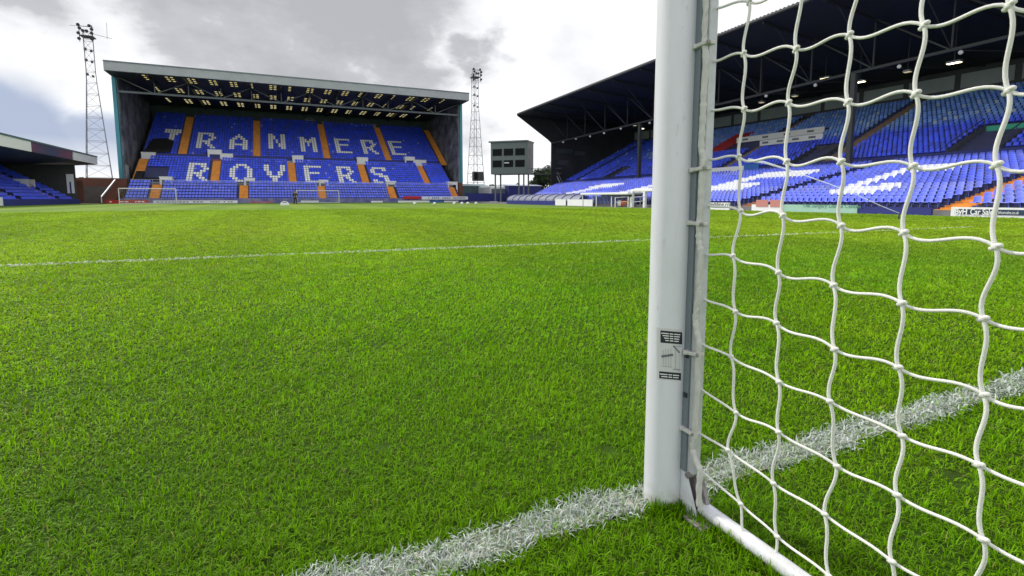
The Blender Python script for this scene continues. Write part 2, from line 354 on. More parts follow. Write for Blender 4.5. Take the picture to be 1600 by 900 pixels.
# ------------------------------------------------------------------ grass blades
def fbm(x, y, seed, scales=(1,2,4)):
    r = np.random.default_rng(seed); v = np.zeros_like(x); a = 1
    for s in scales:
        for _ in range(3):
            th = r.uniform(0, 6.28); ph = r.uniform(0, 6.28); k = s*r.uniform(.7,1.3)
            v += a*np.sin(k*(x*np.cos(th)+y*np.sin(th))+ph + 1.3*np.sin(k*.7*(y*np.cos(th)-x*np.sin(th))))
        a *= .6
    return v/4
def scatter(n, rmin, rmax, dens_pow):
    """points in the camera's field, density falling with distance"""
    u = rng.random(n); p = 2 - dens_pow
    r = (rmin**p + u*(rmax**p - rmin**p))**(1/p)
    th = rng.uniform(-R(51), R(50), n) + YAW
    return r*np.sin(th), r*np.cos(th), r
def tufts(x, y, r, g0=.024):
    """gather blades into small tufts; returns moved x, y, the outward direction and a per-tuft random number"""
    g = g0*2.0**np.floor(np.log2(np.maximum(1, r/1.6)))
    x = x + rng.normal(0,.35,len(x))*g; y = y + rng.normal(0,.35,len(x))*g
    X_, Y_ = x, y; x, y = .83*X_-.557*Y_, .557*X_+.83*Y_
    i = np.floor(x/g).astype(np.int64); j = np.floor(y/g).astype(np.int64); l = (g*1e5).astype(np.int64)
    def h(k):
        v = (i*73856093) ^ (j*19349663) ^ (l*83492791) ^ (k*2654435761); v = (v ^ (v >> 13))*1274126177 & 0x7fffffff
        return ((v ^ (v >> 16)) & 0xffff)/65535.0
    cx = (i+.2+.6*h(1))*g; cy = (j+.2+.6*h(2))*g; pull = (.25+.4*h(4))*np.clip(1.6-r/5, 0, 1)
    ox, oy = x-cx, y-cy; az = np.arctan2(oy, ox) + rng.normal(0,.7,len(x))
    u, v = cx+ox*(1-pull), cy+oy*(1-pull)
    return .83*u+.557*v, -.557*u+.83*v, az, h(3), h(5)
def blades(name, x, y, L_, Wd, col, lean, mat_, label, seed, az=None):
    r = np.random.default_rng(seed); n = len(x)
    if az is None: az = r.uniform(0, 2*np.pi, n)
    fa = az + r.uniform(-.5,.5,n) + np.pi/2
    hx, hy = np.cos(az), np.sin(az); wx, wy = np.cos(fa)*Wd/2, np.sin(fa)*Wd/2
    def pt(t): # bending arc
        a0 = lean*.35; a1 = lean*1.35
        a = a0 + (a1-a0)*t
        return L_*t*np.sin(a), L_*t*np.cos(a)
    V = np.zeros((n,7,3))
    for k, (t, wsc) in enumerate(((0,.8),(.42,1.0),(.78,.72))):
        d, h = pt(t)
        for sgn, j in ((-1,0),(1,1)):
            V[:,2*k+j,0] = x + hx*d + sgn*wx*wsc; V[:,2*k+j,1] = y + hy*d + sgn*wy*wsc; V[:,2*k+j,2] = h - (.004 if k == 0 else 0)
    d, h = pt(1.0); V[:,6,0] = x+hx*d; V[:,6,1] = y+hy*d; V[:,6,2] = h
    base = np.array([0,1,3,2, 2,3,5,4, 4,5,6])
    LI = (base[None,:] + (np.arange(n)*7)[:,None]).ravel().astype(np.int32)
    LT = np.tile(np.array([4,4,3]), n).astype(np.int32); LS = np.concatenate([[0], np.cumsum(LT)[:-1]]).astype(np.int32)
    me = bpy.data.meshes.new(name); me.vertices.add(n*7); me.vertices.foreach_set('co', V.ravel())
    me.loops.add(len(LI)); me.loops.foreach_set('vertex_index', LI); me.polygons.add(len(LT))
    me.polygons.foreach_set('loop_start', LS); me.polygons.foreach_set('loop_total', LT)
    me.polygons.foreach_set('use_smooth', np.ones(len(LT), bool)); me.update(calc_edges=False)
    at = me.color_attributes.new('Col', 'FLOAT_COLOR', 'POINT')
    at.data.foreach_set('color', np.repeat(np.concatenate([col, np.ones((n,1))],1), 7, axis=0).astype(np.float32).ravel())
    me.materials.append(mat_)
    o = link(name, me, None, label, True); return o
M['blade'] = mat('grass_blade', (.06,.13,.02), .5, spec=.13, attr=True, trans=.42)
M['blade_paint'] = mat('painted_blade', (.6,.6,.58), .75, spec=.2, attr=True, trans=.15)
NB = 1200000
gx, gy, gr = scatter(NB, .95, 45, 1.33)
# the turf either side of and behind the photographer, a little sparser
NX_ = 800000; p_ = 2-1.33; rx_ = (.25**p_ + rng.random(NX_)*(26**p_-.25**p_))**(1/p_); tx_ = YAW + R(47) + rng.random(NX_)*R(265)
gx = np.concatenate([gx, rx_*np.sin(tx_)]); gy = np.concatenate([gy, rx_*np.cos(tx_)]); gr = np.concatenate([gr, np.maximum(rx_,1.3)*1.9])
NF_ = 45000; rf_ = .98*np.sqrt(rng.random(NF_)); tf_ = YAW + rng.uniform(-R(52),R(50),NF_)
gx = np.concatenate([gx, rf_*np.sin(tf_)]); gy = np.concatenate([gy, rf_*np.cos(tf_)]); gr = np.concatenate([gr, np.full(NF_,1.7)]); NB = len(gx)
k_ = (gx > XL) & (gx < XR+.5) & (gy > -7.8); gx, gy, gr = gx[k_], gy[k_], gr[k_]; NB = len(gx)
gx, gy, gaz, gt1, gt2 = tufts(gx, gy, gr)
den = fbm(gx, gy, 3, (3, 8, 19))
keep = (den*.7 + rng.normal(0,.28,NB)) > -.80
holes = np.zeros(NB, bool)
for hx_, hy_ in [(1485,742),(1500,760),(232,628),(410,575),(838,686),(948,702),(600,700),(505,585)]:
    p = on_z(hx_, hy_, 0); holes |= ((gx-p.x)**2 + (gy-p.y)**2) < (.028+.014*rng.random(NB))**2
keep &= ~holes
wob = .022*np.sin(gx*9+1)+.012*np.sin(gx*31)
half = LW/2 - .008 + .012*np.sin(gx*17) + rng.normal(0,.012,NB)
inl = np.abs(gy-GY0-wob*.6) < half
dx_, dy_ = gx-pL.x, gy-pL.y; dl = np.abs(-dirL.y*dx_ + dirL.x*dy_)
al = dirL.x*dx_ + dirL.y*dy_
in6 = (dl < .048+rng.normal(0,.012,NB)) & (al > -4) & (al < 24)
post = ((gx-PX)**2+(gy-PYY)**2) < .058**2
barm = (np.abs(gx-PX-.05) < .022) & (gy < PYY-.05)
keep &= ~post & ~barm
gkeep = keep & ~inl & ~in6
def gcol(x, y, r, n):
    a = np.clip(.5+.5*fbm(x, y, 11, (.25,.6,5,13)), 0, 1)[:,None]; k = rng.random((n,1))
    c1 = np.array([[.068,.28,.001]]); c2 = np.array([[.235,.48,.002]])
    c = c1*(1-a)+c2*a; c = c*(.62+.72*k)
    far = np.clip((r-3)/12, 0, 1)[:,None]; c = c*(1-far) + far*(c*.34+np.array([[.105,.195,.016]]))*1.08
    c = c*(.74+.56*np.clip((r-1.5)/3.5,0,1))[:,None]*(1+.07*np.tanh(3*np.sin(1.1*x)))[:,None]; c[:,0] *= 1+.32*np.clip((r-1.6)/4,0,1)  # vignette and backlight put into the colour: blades darker near the camera
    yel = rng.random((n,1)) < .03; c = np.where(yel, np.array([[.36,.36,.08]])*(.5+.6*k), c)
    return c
def sel(mask): return gx[mask], gy[mask], gr[mask], int(mask.sum())
x, y, r, n = sel(gkeep)
Wd = .0024*np.maximum(1, r/1.7)**1.05*rng.uniform(.65,1.35,n); t1, t2 = gt1[gkeep], gt2[gkeep]
Ln = rng.uniform(.016,.032,n)*(.72+.55*t1)*np.maximum(1,r/6)**.2*(1+.25*np.clip(fbm(x,y,5,(4,11)),-1,1))*np.clip(1.0+.02*r,1,1.2)
Ln *= 1 + .35*(rng.random(n) < .08)
lean = np.abs(rng.normal(.80,.42,n))
# sward beside the post and the bar stands a bit taller
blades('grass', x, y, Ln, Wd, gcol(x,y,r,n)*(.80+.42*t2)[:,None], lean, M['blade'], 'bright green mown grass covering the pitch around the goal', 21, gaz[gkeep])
m_f = 1500; a_ = rng.uniform(0,6.283,m_f); rr0 = .0595+rng.gamma(1.5,.010,m_f); fx = PX+rr0*np.cos(a_); fy = PYY+rr0*np.sin(a_)
bx_ = PX+.05+np.sign(rng.normal(size=2600))*(.022+rng.gamma(1.3,.008,2600)); by_ = rng.uniform(-.3,PYY-.10,2600)
fx = np.concatenate([fx,bx_]); fy = np.concatenate([fy,by_]); n = len(fx); ok = np.abs(fy-GY0) > LW/2; fx, fy = fx[ok], fy[ok]; n = len(fx)
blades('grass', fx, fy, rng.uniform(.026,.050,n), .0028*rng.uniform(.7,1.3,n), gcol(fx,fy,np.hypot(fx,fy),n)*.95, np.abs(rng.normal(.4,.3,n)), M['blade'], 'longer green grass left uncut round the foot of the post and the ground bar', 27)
x, y, r, n = sel(keep & inl & (r if False else gr < 14))
bare = fbm(x, y, 9, (5,12)) + .6*np.exp(-((x-.45)/.22)**2)
kk = bare < .60 + rng.normal(0,.3,n)
# extra painted blades so the line reads as matted grass
x2 = rng.uniform(-1.6, 9, 12000); y2 = GY0 + .022*.6*np.sin(x2*9+1) + rng.uniform(-.5,.5,len(x2))*LW*.95 + .010*np.sin(x2*23)
k2 = ((x2-PX)**2+(y2-PYY)**2 > .06**2) & (fbm(x2,y2,9,(5,12)) + .6*np.exp(-((x2-.45)/.22)**2) < .60+rng.normal(0,.3,len(x2)))
x = np.concatenate([x[kk], x2[k2]]); y = np.concatenate([y[kk], y2[k2]]); n = len(x); r = np.hypot(x, y)
k = rng.random((n,1)); c = np.array([[.54,.60,.56]])*(.55+.62*k); gb = rng.random((n,1)) < .22; c = np.where(gb, np.array([[.24,.36,.16]]), c)
blades('painted_grass', x, y, rng.uniform(.018,.042,n), .0034*np.maximum(1, r/1.7)*rng.uniform(.7,1.3,n), c, np.abs(rng.normal(.95,.4,n)), M['blade_paint'], 'white painted grass blades matted along the goal line', 22)
x, y, r, n = sel(keep & in6)
k = rng.random((n,1)); c = np.array([[.60,.68,.50]])*(.7+.4*k)
blades('painted_grass', x, y, rng.uniform(.03,.05,n), .0048*np.maximum(1, r/1.7), c, np.abs(rng.normal(.8,.4,n)), M['blade_paint'], 'white painted grass blades of the thin line across the pitch', 23)

# ------------------------------------------------------------------ near goal
goal = thing('football_goal', 'large white goal in the foreground with round post and white knotted net', 'goal', (PX, PYY, 0))
GW = 7.44
def post_mesh(px_, side, parent, label=None):
    o = MB().tube([(px_,PYY,-.02),(px_,PYY,1.2),(px_,PYY,2.50)], .0585, 40).build('post', M['goal_white'], parent, label)
    return o
post = post_mesh(PX, 1, goal)
post2 = post_mesh(PX+GW, -1, goal)
MB().tube([(PX-.0,PYY,2.49),(PX+GW,PYY,2.49)], .0585, 32).build('crossbar', M['goal_white'], goal)
# rear channel of the post that carries the net
XF = PX + .030
chan = MB()
chan.box((XF-.016,PYY-.078,.13),(XF+.004,PYY-.048,2.44), 1)
chan.box((XF-.008,PYY-.102,.13),(XF+.020,PYY-.0705,2.44), 0)
chan = bevel(chan.build('net_channel', [M['chan'], M['groove']], post), .003)
# clips
for cy in (47, 213, 371, 493, 684):
    p = on_x(1090, cy, XF-.01); c = MB()
    q = Matrix.Translation((0,0,p.z)) @ Matrix.Rotation(random.uniform(-.12,.12), 4, 'X')
    c.box((XF-.026,PYY-.112,-.0055),(XF-.012,PYY-.062,.0055), 0, q); c.box((XF-.026,PYY-.112,-.0055),(XF+.004,PYY-.104,.0055), 0, q)
    c.box((XF-.028,PYY-.068,-.007),(XF-.012,PYY-.056,.007), 0, q)
    bevel(c.build('net_clip', M['clip'], post), .003, 3)
for cy in (553, 615):
    p = on_x(1070, cy, XF-.01); MB().box((XF-.020,PYY-.076,p.z-.006),(XF-.012,PYY-.064,p.z+.008)).build('rivet', M['sticker_black'], post)
# stickers on the post, bent round its surface
def sticker(x0, x1, y0, y1, off, m, nseg=8):
    """patch of the post's surface between image columns/rows of the photograph"""
    def sp(x, y):
        d = ray(x, y); a = d.x*d.x + d.y*d.y; b = -2*(d.x*PX + d.y*PYY); c = PX*PX+PYY*PYY-(.0585+off)**2
        t = (-b - math.sqrt(max(0, b*b-4*a*c)))/(2*a); return C0 + d*t
    mbx = MB(); vs = []
    for i in range(nseg+1):
        xx = x0+(x1-x0)*i/nseg; sl = (xx-1063)*-.10*-1
        vs.append(sp(xx, y0+sl*.9)); vs.append(sp(xx, y1+sl*.9))
    mbx.add(vs, [(2*i,2*i+1,2*i+3,2*i+2) for i in range(nseg)], 0, True); return mbx
st = sticker(1026,1066,515,596,.0004,0); st = st.build('warning_sticker', M['sticker_pale'], post)
for (a,b,c,d) in ((1032,1066,519,538),(1030,1064,583,594)):
    sticker(a,b,c,d,.0010,0).build('printed_band', M['sticker_black'], st)
    tl = MB()
    for i, yy in enumerate(np.arange(c+3.5, d-1.5, 3.6)):
        for s0, s1 in ((a+1+i*2.2, a+13),(a+14.5, a+20),(a+21.5, b-3-i*.8)):
            if s1 > s0+1.5: z = sticker(s0,s1,yy,yy+1.3,.0016,0,3); tl.add(z.v, z.f, 0)
    tl.build('print_lines', M['sign_white'], st)
pic = MB()
for s in ((1036,1036.7,549,573),(1040,1040.6,547,574),(1044,1044.6,547,574),(1048,1048.6,546,575),(1055,1055.6,548,576),(1034,1050,574.5,575.3),(1052,1063,577,579),(1051,1064,541,542.2)):
    z = sticker(*s, .0012, 0, 3); pic.add(z.v, z.f, 0)
pic.build('net_drawing', mat('print_grey', (.33,.34,.37), .5), st)
pic = MB()
for i in range(6):
    z = sticker(1033.5+i*3, 1036.7+i*3, 557.5-i*.7, 561-i*.7, .0014, 0, 2); pic.add(z.v, z.f, 0)
for i in range(5):
    z = sticker(1052+i*2, 1054.2+i*2, 541+i*2, 543.6+i*2, .0014, 0, 2); pic.add(z.v, z.f, 0)
pic.build('net_clip_drawing', mat('print_dark', (.12,.13,.15), .5), st)

# foot bracket: white gusset plate + dirty metal hinge plate
br = thing  # (kept simple: parts of the goal)
gus = MB(); x0, x1 = PX+.030, PX+.038
a = on_x(1077, 700, x0); b_ = on_x(1067, 705, x0)
ys = [PYY-.055, PYY-.062, PYY-.130]
gus.add([(x0-.012,ys[0],.0),(x0-.012,ys[0],.158),(x0-.012,ys[1],.158),(x0-.012,ys[2],.0),(x1-.012,ys[0],.0),(x1-.012,ys[0],.158),(x1-.012,ys[1],.158),(x1-.012,ys[2],.0)],
        [(0,1,2,3),(7,6,5,4),(0,4,5,1),(1,5,6,2),(2,6,7,3),(3,7,4,0)])
bevel(gus.build('foot_gusset', M['goal_white'], goal), .002)
hp = MB()
hp.add([(PX+.044,PYY-.056,.0),(PX+.044,PYY-.056,.145),(PX+.044,PYY-.105,.135),(PX+.044,PYY-.150,.02),(PX+.044,PYY-.150,0),
        (PX+.058,PYY-.056,.0),(PX+.058,PYY-.056,.145),(PX+.058,PYY-.105,.135),(PX+.058,PYY-.150,.02),(PX+.058,PYY-.150,0)],
       [(0,1,2,3,4),(9,8,7,6,5),(0,5,6,1),(1,6,7,2),(2,7,8,3),(3,8,9,4),(4,9,5,0)])
hp.tube([(PX+.012,PYY-.088,.125),(PX+.070,PYY-.088,.125)], .009, 12)
hp.box((PX-.01,PYY-.175,.002),(PX+.05,PYY-.10,.012))
bevel(hp.build('foot_hinge', M['dirtymetal'], goal), .002)
# ground frame
def ground_bar(xx, parent):
    return MB().tube([(xx,PYY-.118,.030),(xx,-.4,.030),(xx,-.86,.030)], .0215, 24).build('ground_bar', M['goal_white'], parent)
BX = PX+.050
ground_bar(BX, goal); ground_bar(PX+GW-.050, goal)
MB().tube([(BX,-.86,.03),(PX+GW-.050,-.86,.03)], .0215, 20).build('ground_bar', M['goal_white'], goal)

# ---- net: knots traced on the side panel's own plane
NX = PX + .050
rows = {
 0: [(1107,12),(1171,3),(1251,-20),(1345,-42),(1446,-72),(1596,-118),(1775,-160)],
 1: [(1108,95),(1162,84),(1244,77),(1327,55),(1444,40),(1577,9),(1750,4)],
 2: [(1103,169),(1163,171),(1232,161),(1325,160),(1431,147),(1576,142),(1740,134)],
 3: [(1101,248),(1154,245),(1229,253),(1314,253),(1426,260),(1557,258),(1735,268)],
 4: [(1098,317),(1157,330),(1223,337),(1314,353),(1412,364),(1556,386),(1725,402)],
 5: [(1097,396),(1145,400),(1216,426),(1302,446),(1409,474),(1536,498),(1715,538)],
 6: [(1094,463),(1149,487),(1213,505),(1304,546),(1403,574),(1537,617),(1705,668)],
 7: [(1095,537),(1142,557),(1217,597),(1296,627),(1409,681),(1529,726),(1695,800)],
 8: [(1093,606),(1150,645),(1216,675),(1307,728),(1401,773),(1536,843),(1690,930)],
 9: [(1090,675),(1137,703),(1208,755),(1288,803),(1393,877),(1522,948)],
 10:[(1096,736),(1157,787),(1214,838),(1295,900),(1396,976)],
}
nodes = {}
for rr, pts in rows.items():
    for ci, (x, y) in enumerate(pts):
        d = .010*math.sin(ci*2.1+rr*1.7) if ci else -.012
        nodes[(rr,ci)] = on_x(x, y, NX + d)
net = thing  # placeholder name
def strand(a, b, rot, axisx, n=12, r=.0049):
    """S-shaped cord between two knots; rot = turn of the end tangents against the chord, in the net's plane (Y,Z)"""
    ch = b-a; Ln_ = ch.length
    c, s_ = math.cos(rot), math.sin(rot)
    T = Vector((ch.x + axisx*Ln_, ch.y*c - ch.z*s_, ch.y*s_ + ch.z*c))*1.15
    pts = []
    for i in range(n+1):
        t = i/n; h00 = 2*t**3-3*t**2+1; h10 = t**3-2*t**2+t; h01 = -2*t**3+3*t**2; h11 = t**3-t**2
        pts.append(a*h00 + T*h10 + b*h01 + T*h11)
    return pts
for rr in range(0,11):
    if (rr,6) in nodes and (rr,5) in nodes:
        for k in range(1,8):
            q = nodes[(rr,6)] + Vector((.008*math.sin(k*2+rr), -.137*k, .012*math.sin(k*1.3+rr)))
            if q.y > -.86: nodes[(rr,6+k)] = q
for ci in range(0,14):
    if (0,ci) in nodes:
        for k in range(1,10):
            q = nodes[(0,ci)] + Vector((.008*math.sin(k*2+ci), .012*math.sin(k*1.7+ci), .137*k))
            if q.z < 2.42: nodes[(-k,ci)] = q
nb = MB(); NR = .0033
for (rr,ci), p in nodes.items():
    q = nodes.get((rr,ci+1))
    if q is not None:
        a = p
        nb.tube(strand(a, q, (.58 if ci else .35)*(1 if rr < 5 else .8 if rr < 7 else .45)*(random.uniform(.8,1.15)), .12), NR, 10, cap=False)
    if ci:
        q = nodes.get((rr+1,ci))
        if q is not None: nb.tube(strand(p, q, -(.34+.12*random.random()), -.1), NR*1.12, 10, cap=False)
        # knot: two crossing wraps
        nb.ball(p, .0064, sc=(1,1.1,1), seg=12)
        for s_ in (-1,1):
            d = Vector((.0035*s_, .006*s_, -.0035*s_)); nb.ball(p+d, .0050, sc=(1,1.15,.9), seg=10)
# ends on the ground bar
for ci, tgt in ((1,(1161,832)),(2,(1208,905)),):
    rr = 10; a = nodes[(rr,ci)]; b = on_x(*tgt, NX-.004); nb.tube(strand(a, b, -.2, 0, 8), NR, 10, cap=False)
netobj = nb.build('net', M['rope'], goal)
# gathered edge rope laced down the channel
er = MB(); pts = []
path = [(1104,-60),(1103,10),(1101,60),(1103,95),(1100,140),(1099,169),(1097,205),(1096,232),(1099,250),(1096,290),(1095,317),(1092,360),(1092,378),(1095,396),(1092,440),(1091,463),(1087,493),(1088,515),(1092,537),(1090,575),(1090,606),(1087,650),(1085,684),(1082,700),(1088,722),(1094,736),(1092,765),(1093,795)]
for (x, y) in path: pts.append(on_x(x, y, XF-.014))
sm = []
for i in range(len(pts)-1):
    for k in range(5):
        t = k/5; p0 = pts[max(i-1,0)]; p1 = pts[i]; p2 = pts[i+1]; p3 = pts[min(i+2,len(pts)-1)]
        sm.append(.5*((2*p1)+(p2-p0)*t+(2*p0-5*p1+4*p2-p3)*t*t+(3*p1-p0-3*p2+p3)*t**3))
er.tube(sm, [.0078+.0012*math.sin(i*1.9)+.0014*random.random() for i in range(len(sm))], 10)
for ph in (0, math.pi):
    er.tube([p + Vector((-.004*math.cos(i*.9+ph)-.001, .006*math.sin(i*.9+ph), 0)) for i, p in enumerate(sm)], .0038, 7)
er.build('edge_rope', M['clip'], netobj)

# ------------------------------------------------------------------ seats
def seat_base(w=.44):
    """folded stadium seat: bowed back shell and tipped pan; faces -Y"""
    v = []; f = []
    def shell(rows_, flip=False):
        o = len(v); nx = 5
        for (yy, zz, hw, bow) in rows_:
            for i in range(nx):
                t = -1+2*i/(nx-1); v.append((t*hw, yy + bow*(1-t*t), zz))
        for r_ in range(len(rows_)-1):
            for i in range(nx-1): f.append((o+r_*nx+i, o+r_*nx+i+1, o+(r_+1)*nx+i+1, o+(r_+1)*nx+i))
    shell([(.02,.42,w*.44,.045),(.03,.50,w*.5,.06),(.07,.70,w*.5,.05),(.10,.77,w*.46,.03),(.15,.80,w*.38,.01)])
    shell([(-.02,.40,w*.44,.05),(-.10,.43,w*.48,.02),(-.30,.46,w*.46,-.02),(-.34,.42,w*.42,-.01)])
    v_, f_ = len(v), 0
    v.extend([(-.02,.03,0),(.02,.03,0),(.02,.03,.45),(-.02,.03,.45)]); f.append((v_,v_+1,v_+2,v_+3))
    return v, f
SV, SF = seat_base()
SV2 = [(a*.78,b*1.05,c*.93) for a,b,c in SV]
def seat_individual(name_parent, pos, rz, col, cache={}):
    key = tuple(round(c,2) for c in col)
    if key not in cache:
        o = replicate('seat', SV, SF, [(0,0,0)], 0, [col], M['seat'], None); cache[key] = o.data; bpy.data.objects.remove(o)
    o = link('seat', cache[key], name_parent); o.matrix_parent_inverse = name_parent.matrix_basis.inverted() if False else Matrix.Translation(-name_parent.location)
    o.location = pos; o.rotation_euler.z = rz
    return o
BL = {
'T':["#######","#######","..###..","..##...","..##...","..##...","..##...","..##..."],
'R':["######.","##..##.","##...##","##..##.","#####..","##.##..","##..##.","##...##"],
'A':["...#...","..###..",".##.##.","##...##","##...##","#######","##...##","##...##"],
'N':["##...##","###..##","###..##","##.#.##","##.#.##","##..###","##..###","##...##"],
'M':["##...##","###.###","#######","##.#.##","##.#.##","##...##","##...##","##...##"],
'E':["#######","##.....","##.....","######.","##.....","##.....","##.....","#######"],
'O':["..####..",".##..##.","##....##","##....##","##....##","##....##",".##..##.","..####.."],
'V':["##....##","##....##","##....##",".##..##.",".##..##.","..####..","...##...","...##..."],
'S':[".######","##...##","##.....",".####..","...####",".....##","##...##","######."],
}
def blue(f=1.0, white=0.0):
    b = np.array([.026,.085,.93])*min(f,1.3); w = np.array([.60,.64,.95]); return b*(1-white)+w*white

# ================================================================== far grandstand (lettered)
kop = thing('grandstand', 'far grandstand with deep grey fascia and white letters picked out in its blue seats', 'grandstand', (4,104,0))
KX0 = on_y(161.5,100,106).x; KX1 = on_y(733,150,106).x
def hk(ypx, Y, x=450): return on_y(x, ypx, Y).z
prof = [ # Y0,H0,Y1,H1,rows
 (104.6, hk(316,104.6), 109.9, hk(290.5,109.9), 7),
 (111.0, hk(288,111.0), 119.6, hk(254.5,119.6), 11),
 (121.0, hk(248,121.0), 137.0, hk(192,137.0), 21)]
SX0, SX1 = KX0+1.6, KX1-2.4
def terrace(parent, prof, a, b, axis):
    m_ = MB()
    for (p0,h0,p1,h1,n) in prof:
        st_ = (p1-p0)/n; hs = (h1-h0)/(n-1)
        for i in range(n):
            h = h0+hs*i
            if axis == 'Y': m_.box((a,p0+st_*i,-.04),(b,p0+st_*(i+1)+(0 if i<n-1 else .0),h))
            else: m_.box((p0+st_*i,a,-.04),(p0+st_*(i+1),b,h))
    return m_
t_ = terrace(kop, prof, SX0-.3, SX1+.3, 'Y')
t_.box((SX0-.3,109.9,-.04),(SX1+.3,111.0,prof[0][3]-.1)); t_.box((SX0-.3,119.6,-.04),(SX1+.3,121.0,prof[1][3]-.05)); t_.box((SX0-.3,137.0,-.04),(SX1+.3,138.4,prof[2][3]+.05))
t_.build('terracing', M['dconc'], kop)
# aisles
tiers_px = [
 [((300,197),(283,250)),((403,200),(400,252)),((502,205),(511,258)),((590,212),(607,262)),((667,215),(692,262))],
 [((342,258),(333,290)),((455,261),(458,290)),((563,263),(573,293)),((655,266),(669,293))],
 [((250,293),(236,318)),((384,293),(378,318)),((500,297),(507,318)),((607,300),(619,318)),((704,297),(714,317))]]
aisX = {2:[],1:[],0:[]}
for ti, lst in ((2,tiers_px[0]),(1,tiers_px[1]),(0,tiers_px[2])):
    p0,h0,p1,h1,n = prof[ti]
    for (a, b) in lst:
        xa = on_y(a[0],a[1],p1).x; xb = on_y(b[0],b[1],p0).x; aisX[ti].append((xa+xb)/2)
aisX[1].insert(0, SX0+.5)
AW = .72
for ti in (0,1,2):
    p0,h0,p1,h1,n = prof[ti]; st_ = (p1-p0)/n; hs = (h1-h0)/(n-1)
    for X in aisX[ti]:
        m_ = MB()
        for i in range(n):
            m_.box((X-AW,p0+st_*i-.004,h0+hs*i-hs),(X+AW,p0+st_*(i+1)-.006,h0+hs*i+.012))
            if i: m_.box((X-AW,p0+st_*i-st_*.5,h0+hs*i-hs*1.0),(X+AW,p0+st_*i-.005,h0+hs*(i-.5)))
        m_.build('stair_aisle', M['orange'], kop)
# gate boxes (entrances) positions
vom = [ (2,221,243,238,250),(2,325,346,234,250),(2,346,364,240,250),(2,457,474,243,254),(2,558,575,246,257),(2,633,648,245,258),(2,648,666,250,258),
        (1,250,269,276,293),(1,382,398,278,294),(1,499,513,281,297),(1,604,619,283,298),(1,700,715,284,298) ]
vbox = []
for (ti,a,b,c,d) in vom:
    Y = prof[ti][0]-.35; P = on_y(a,d,Y); Q = on_y(b,c,Y); vbox.append((ti, P.x, Q.x, P.z, Q.z, Y))
    e_ = MB(); xa, xb, za, zb = P.x, Q.x, P.z, Q.z
    dep = 2.6 if ti == 1 else 2.2
    w_ = .32
    e_.box((xa,Y,za-.3),(xa+w_,Y+dep,zb-.15)); e_.box((xb-w_,Y,za-.3),(xb,Y+dep,zb-.15)); e_.box((xa-.05,Y-.12,zb-.15),(xb+.05,Y+dep,zb))
    o = bevel(e_.build('stair_entrance', M['sign_white'], kop), .04)
    e2 = MB(); e2.box((xa+w_,Y+.35,za-.25),(xb-w_,Y+.45,zb-.16)); e2.build('doorway', M['black'], o)
    lo_, hi_ = ((za+(zb-za)*.66, zb-.1) if ti == 1 else ((za-.2, zb-.1) if a not in (325,633) else (za+(zb-za)*.55, zb-.1)))
    e3 = MB(); e3.box((xa+.02,Y-.06,lo_),(xb-.02,Y+.06,hi_)); e3.build('parapet', M['sign_white'], o)
# letters
letters = [('T',2,257,286,204),('R',2,308,338,207),('A',2,360,385,209),('N',2,416,443,211),('M',2,465,495,214),('E',2,520,545,217),('R',2,560,587,218),('E',2,603,629,221),
           ('R',1,296,328,256),('O',1,357,392,257),('V',1,411,444,258),('E',1,476,500,260),('R',1,522,550,261),('S',1,574,602,262)]
SP = .50
letter_cells = {}
def tier_YZ(ti, ypx, xpx):
    """row index on tier whose seat backs show at that pixel"""
    p0,h0,p1,h1,n = prof[ti]; best = None
    for i in range(n):
        Y = p0+(p1-p0)*(i+.6)/n; z = h0+(h1-h0)/(n-1)*i+.62
        P = on_y(xpx, ypx, Y); e_ = abs(P.z-z)
        if best is None or e_ < best[0]: best = (e_, i, P.x)
    return best[1], best[2]
for li, (ch, ti, a, b, top) in enumerate(letters):
    r_, Xa = tier_YZ(ti, top+1, a+2); r_, Xb = tier_YZ(ti, top+1, b)
    bmap = BL[ch]; W_ = len(bmap[0]); c0 = round(((Xa+Xb)/2 - SX0)/SP - W_/2)
    hgt = 8
    for rr_, line in enumerate(bmap):
        for cc_, q in enumerate(line):
            if q == '#': letter_cells[(ti, r_-rr_, c0+cc_)] = li
    if ti == 2: pass
seatsK = []; byletter = {i: [] for i in range(len(letters))}; allK = []
cover_px = []
for ti in (0,1,2):
    p0,h0,p1,h1,n = prof[ti]; st_ = (p1-p0)/n; hs = (h1-h0)/(n-1)
    nc = int((SX1-SX0)/SP)
    for i in range(n):
        for j in range(nc):
            X = SX0+SP*(j+.5); Y = p0+st_*(i+.72); Z = h0+hs*i
            if any(abs(X-ax) < AW+.2 for ax in aisX[ti]): continue
            if any(v[0] == ti and v[1]-.25 < X < v[2]+.25 and Y < v[5]+(1.2 if ti == 1 else .9) for v in vbox): continue
            if ti == 1 and X < SX0+5.0 and i < 6: continue
            li = letter_cells.get((ti,i,j))
            if li is not None: byletter[li].append((X,Y,Z))
            else: allK.append((ti,i,j,X,Y,Z))
lettercol = (.95,.96,.98)
for li, (ch,*_) in enumerate(letters):
    if byletter[li]: replicate('seat_letter', SV, SF, byletter[li], 0, [lettercol]*len(byletter[li]), M['seat'], kop, 'letter %s made of white seats' % ch, True)
front = sorted([s for s in allK if s[0] == 0 and s[1] in (1,2)], key=lambda s: s[3])[:100]
fs_ = set(s[:3] for s in front)
def kcol(s):
    k = random.uniform(.8,1.25)
    if s[0] == 0: return blue(k*1.0, .16+.14*random.random()*(1 if s[3] < 22 else .3))
    if random.random() < .012: return blue(1.0,.35)
    return blue(k*(1.0 if s[0]==1 else .95), .02 if s[0]==1 else 0)
rest = [s for s in allK if s[:3] not in fs_]
replicate('seats', SV, SF, [s[3:] for s in rest], 0, [kcol(s) for s in rest], M['seat'], kop, 'rows of blue tip-up seats', True)
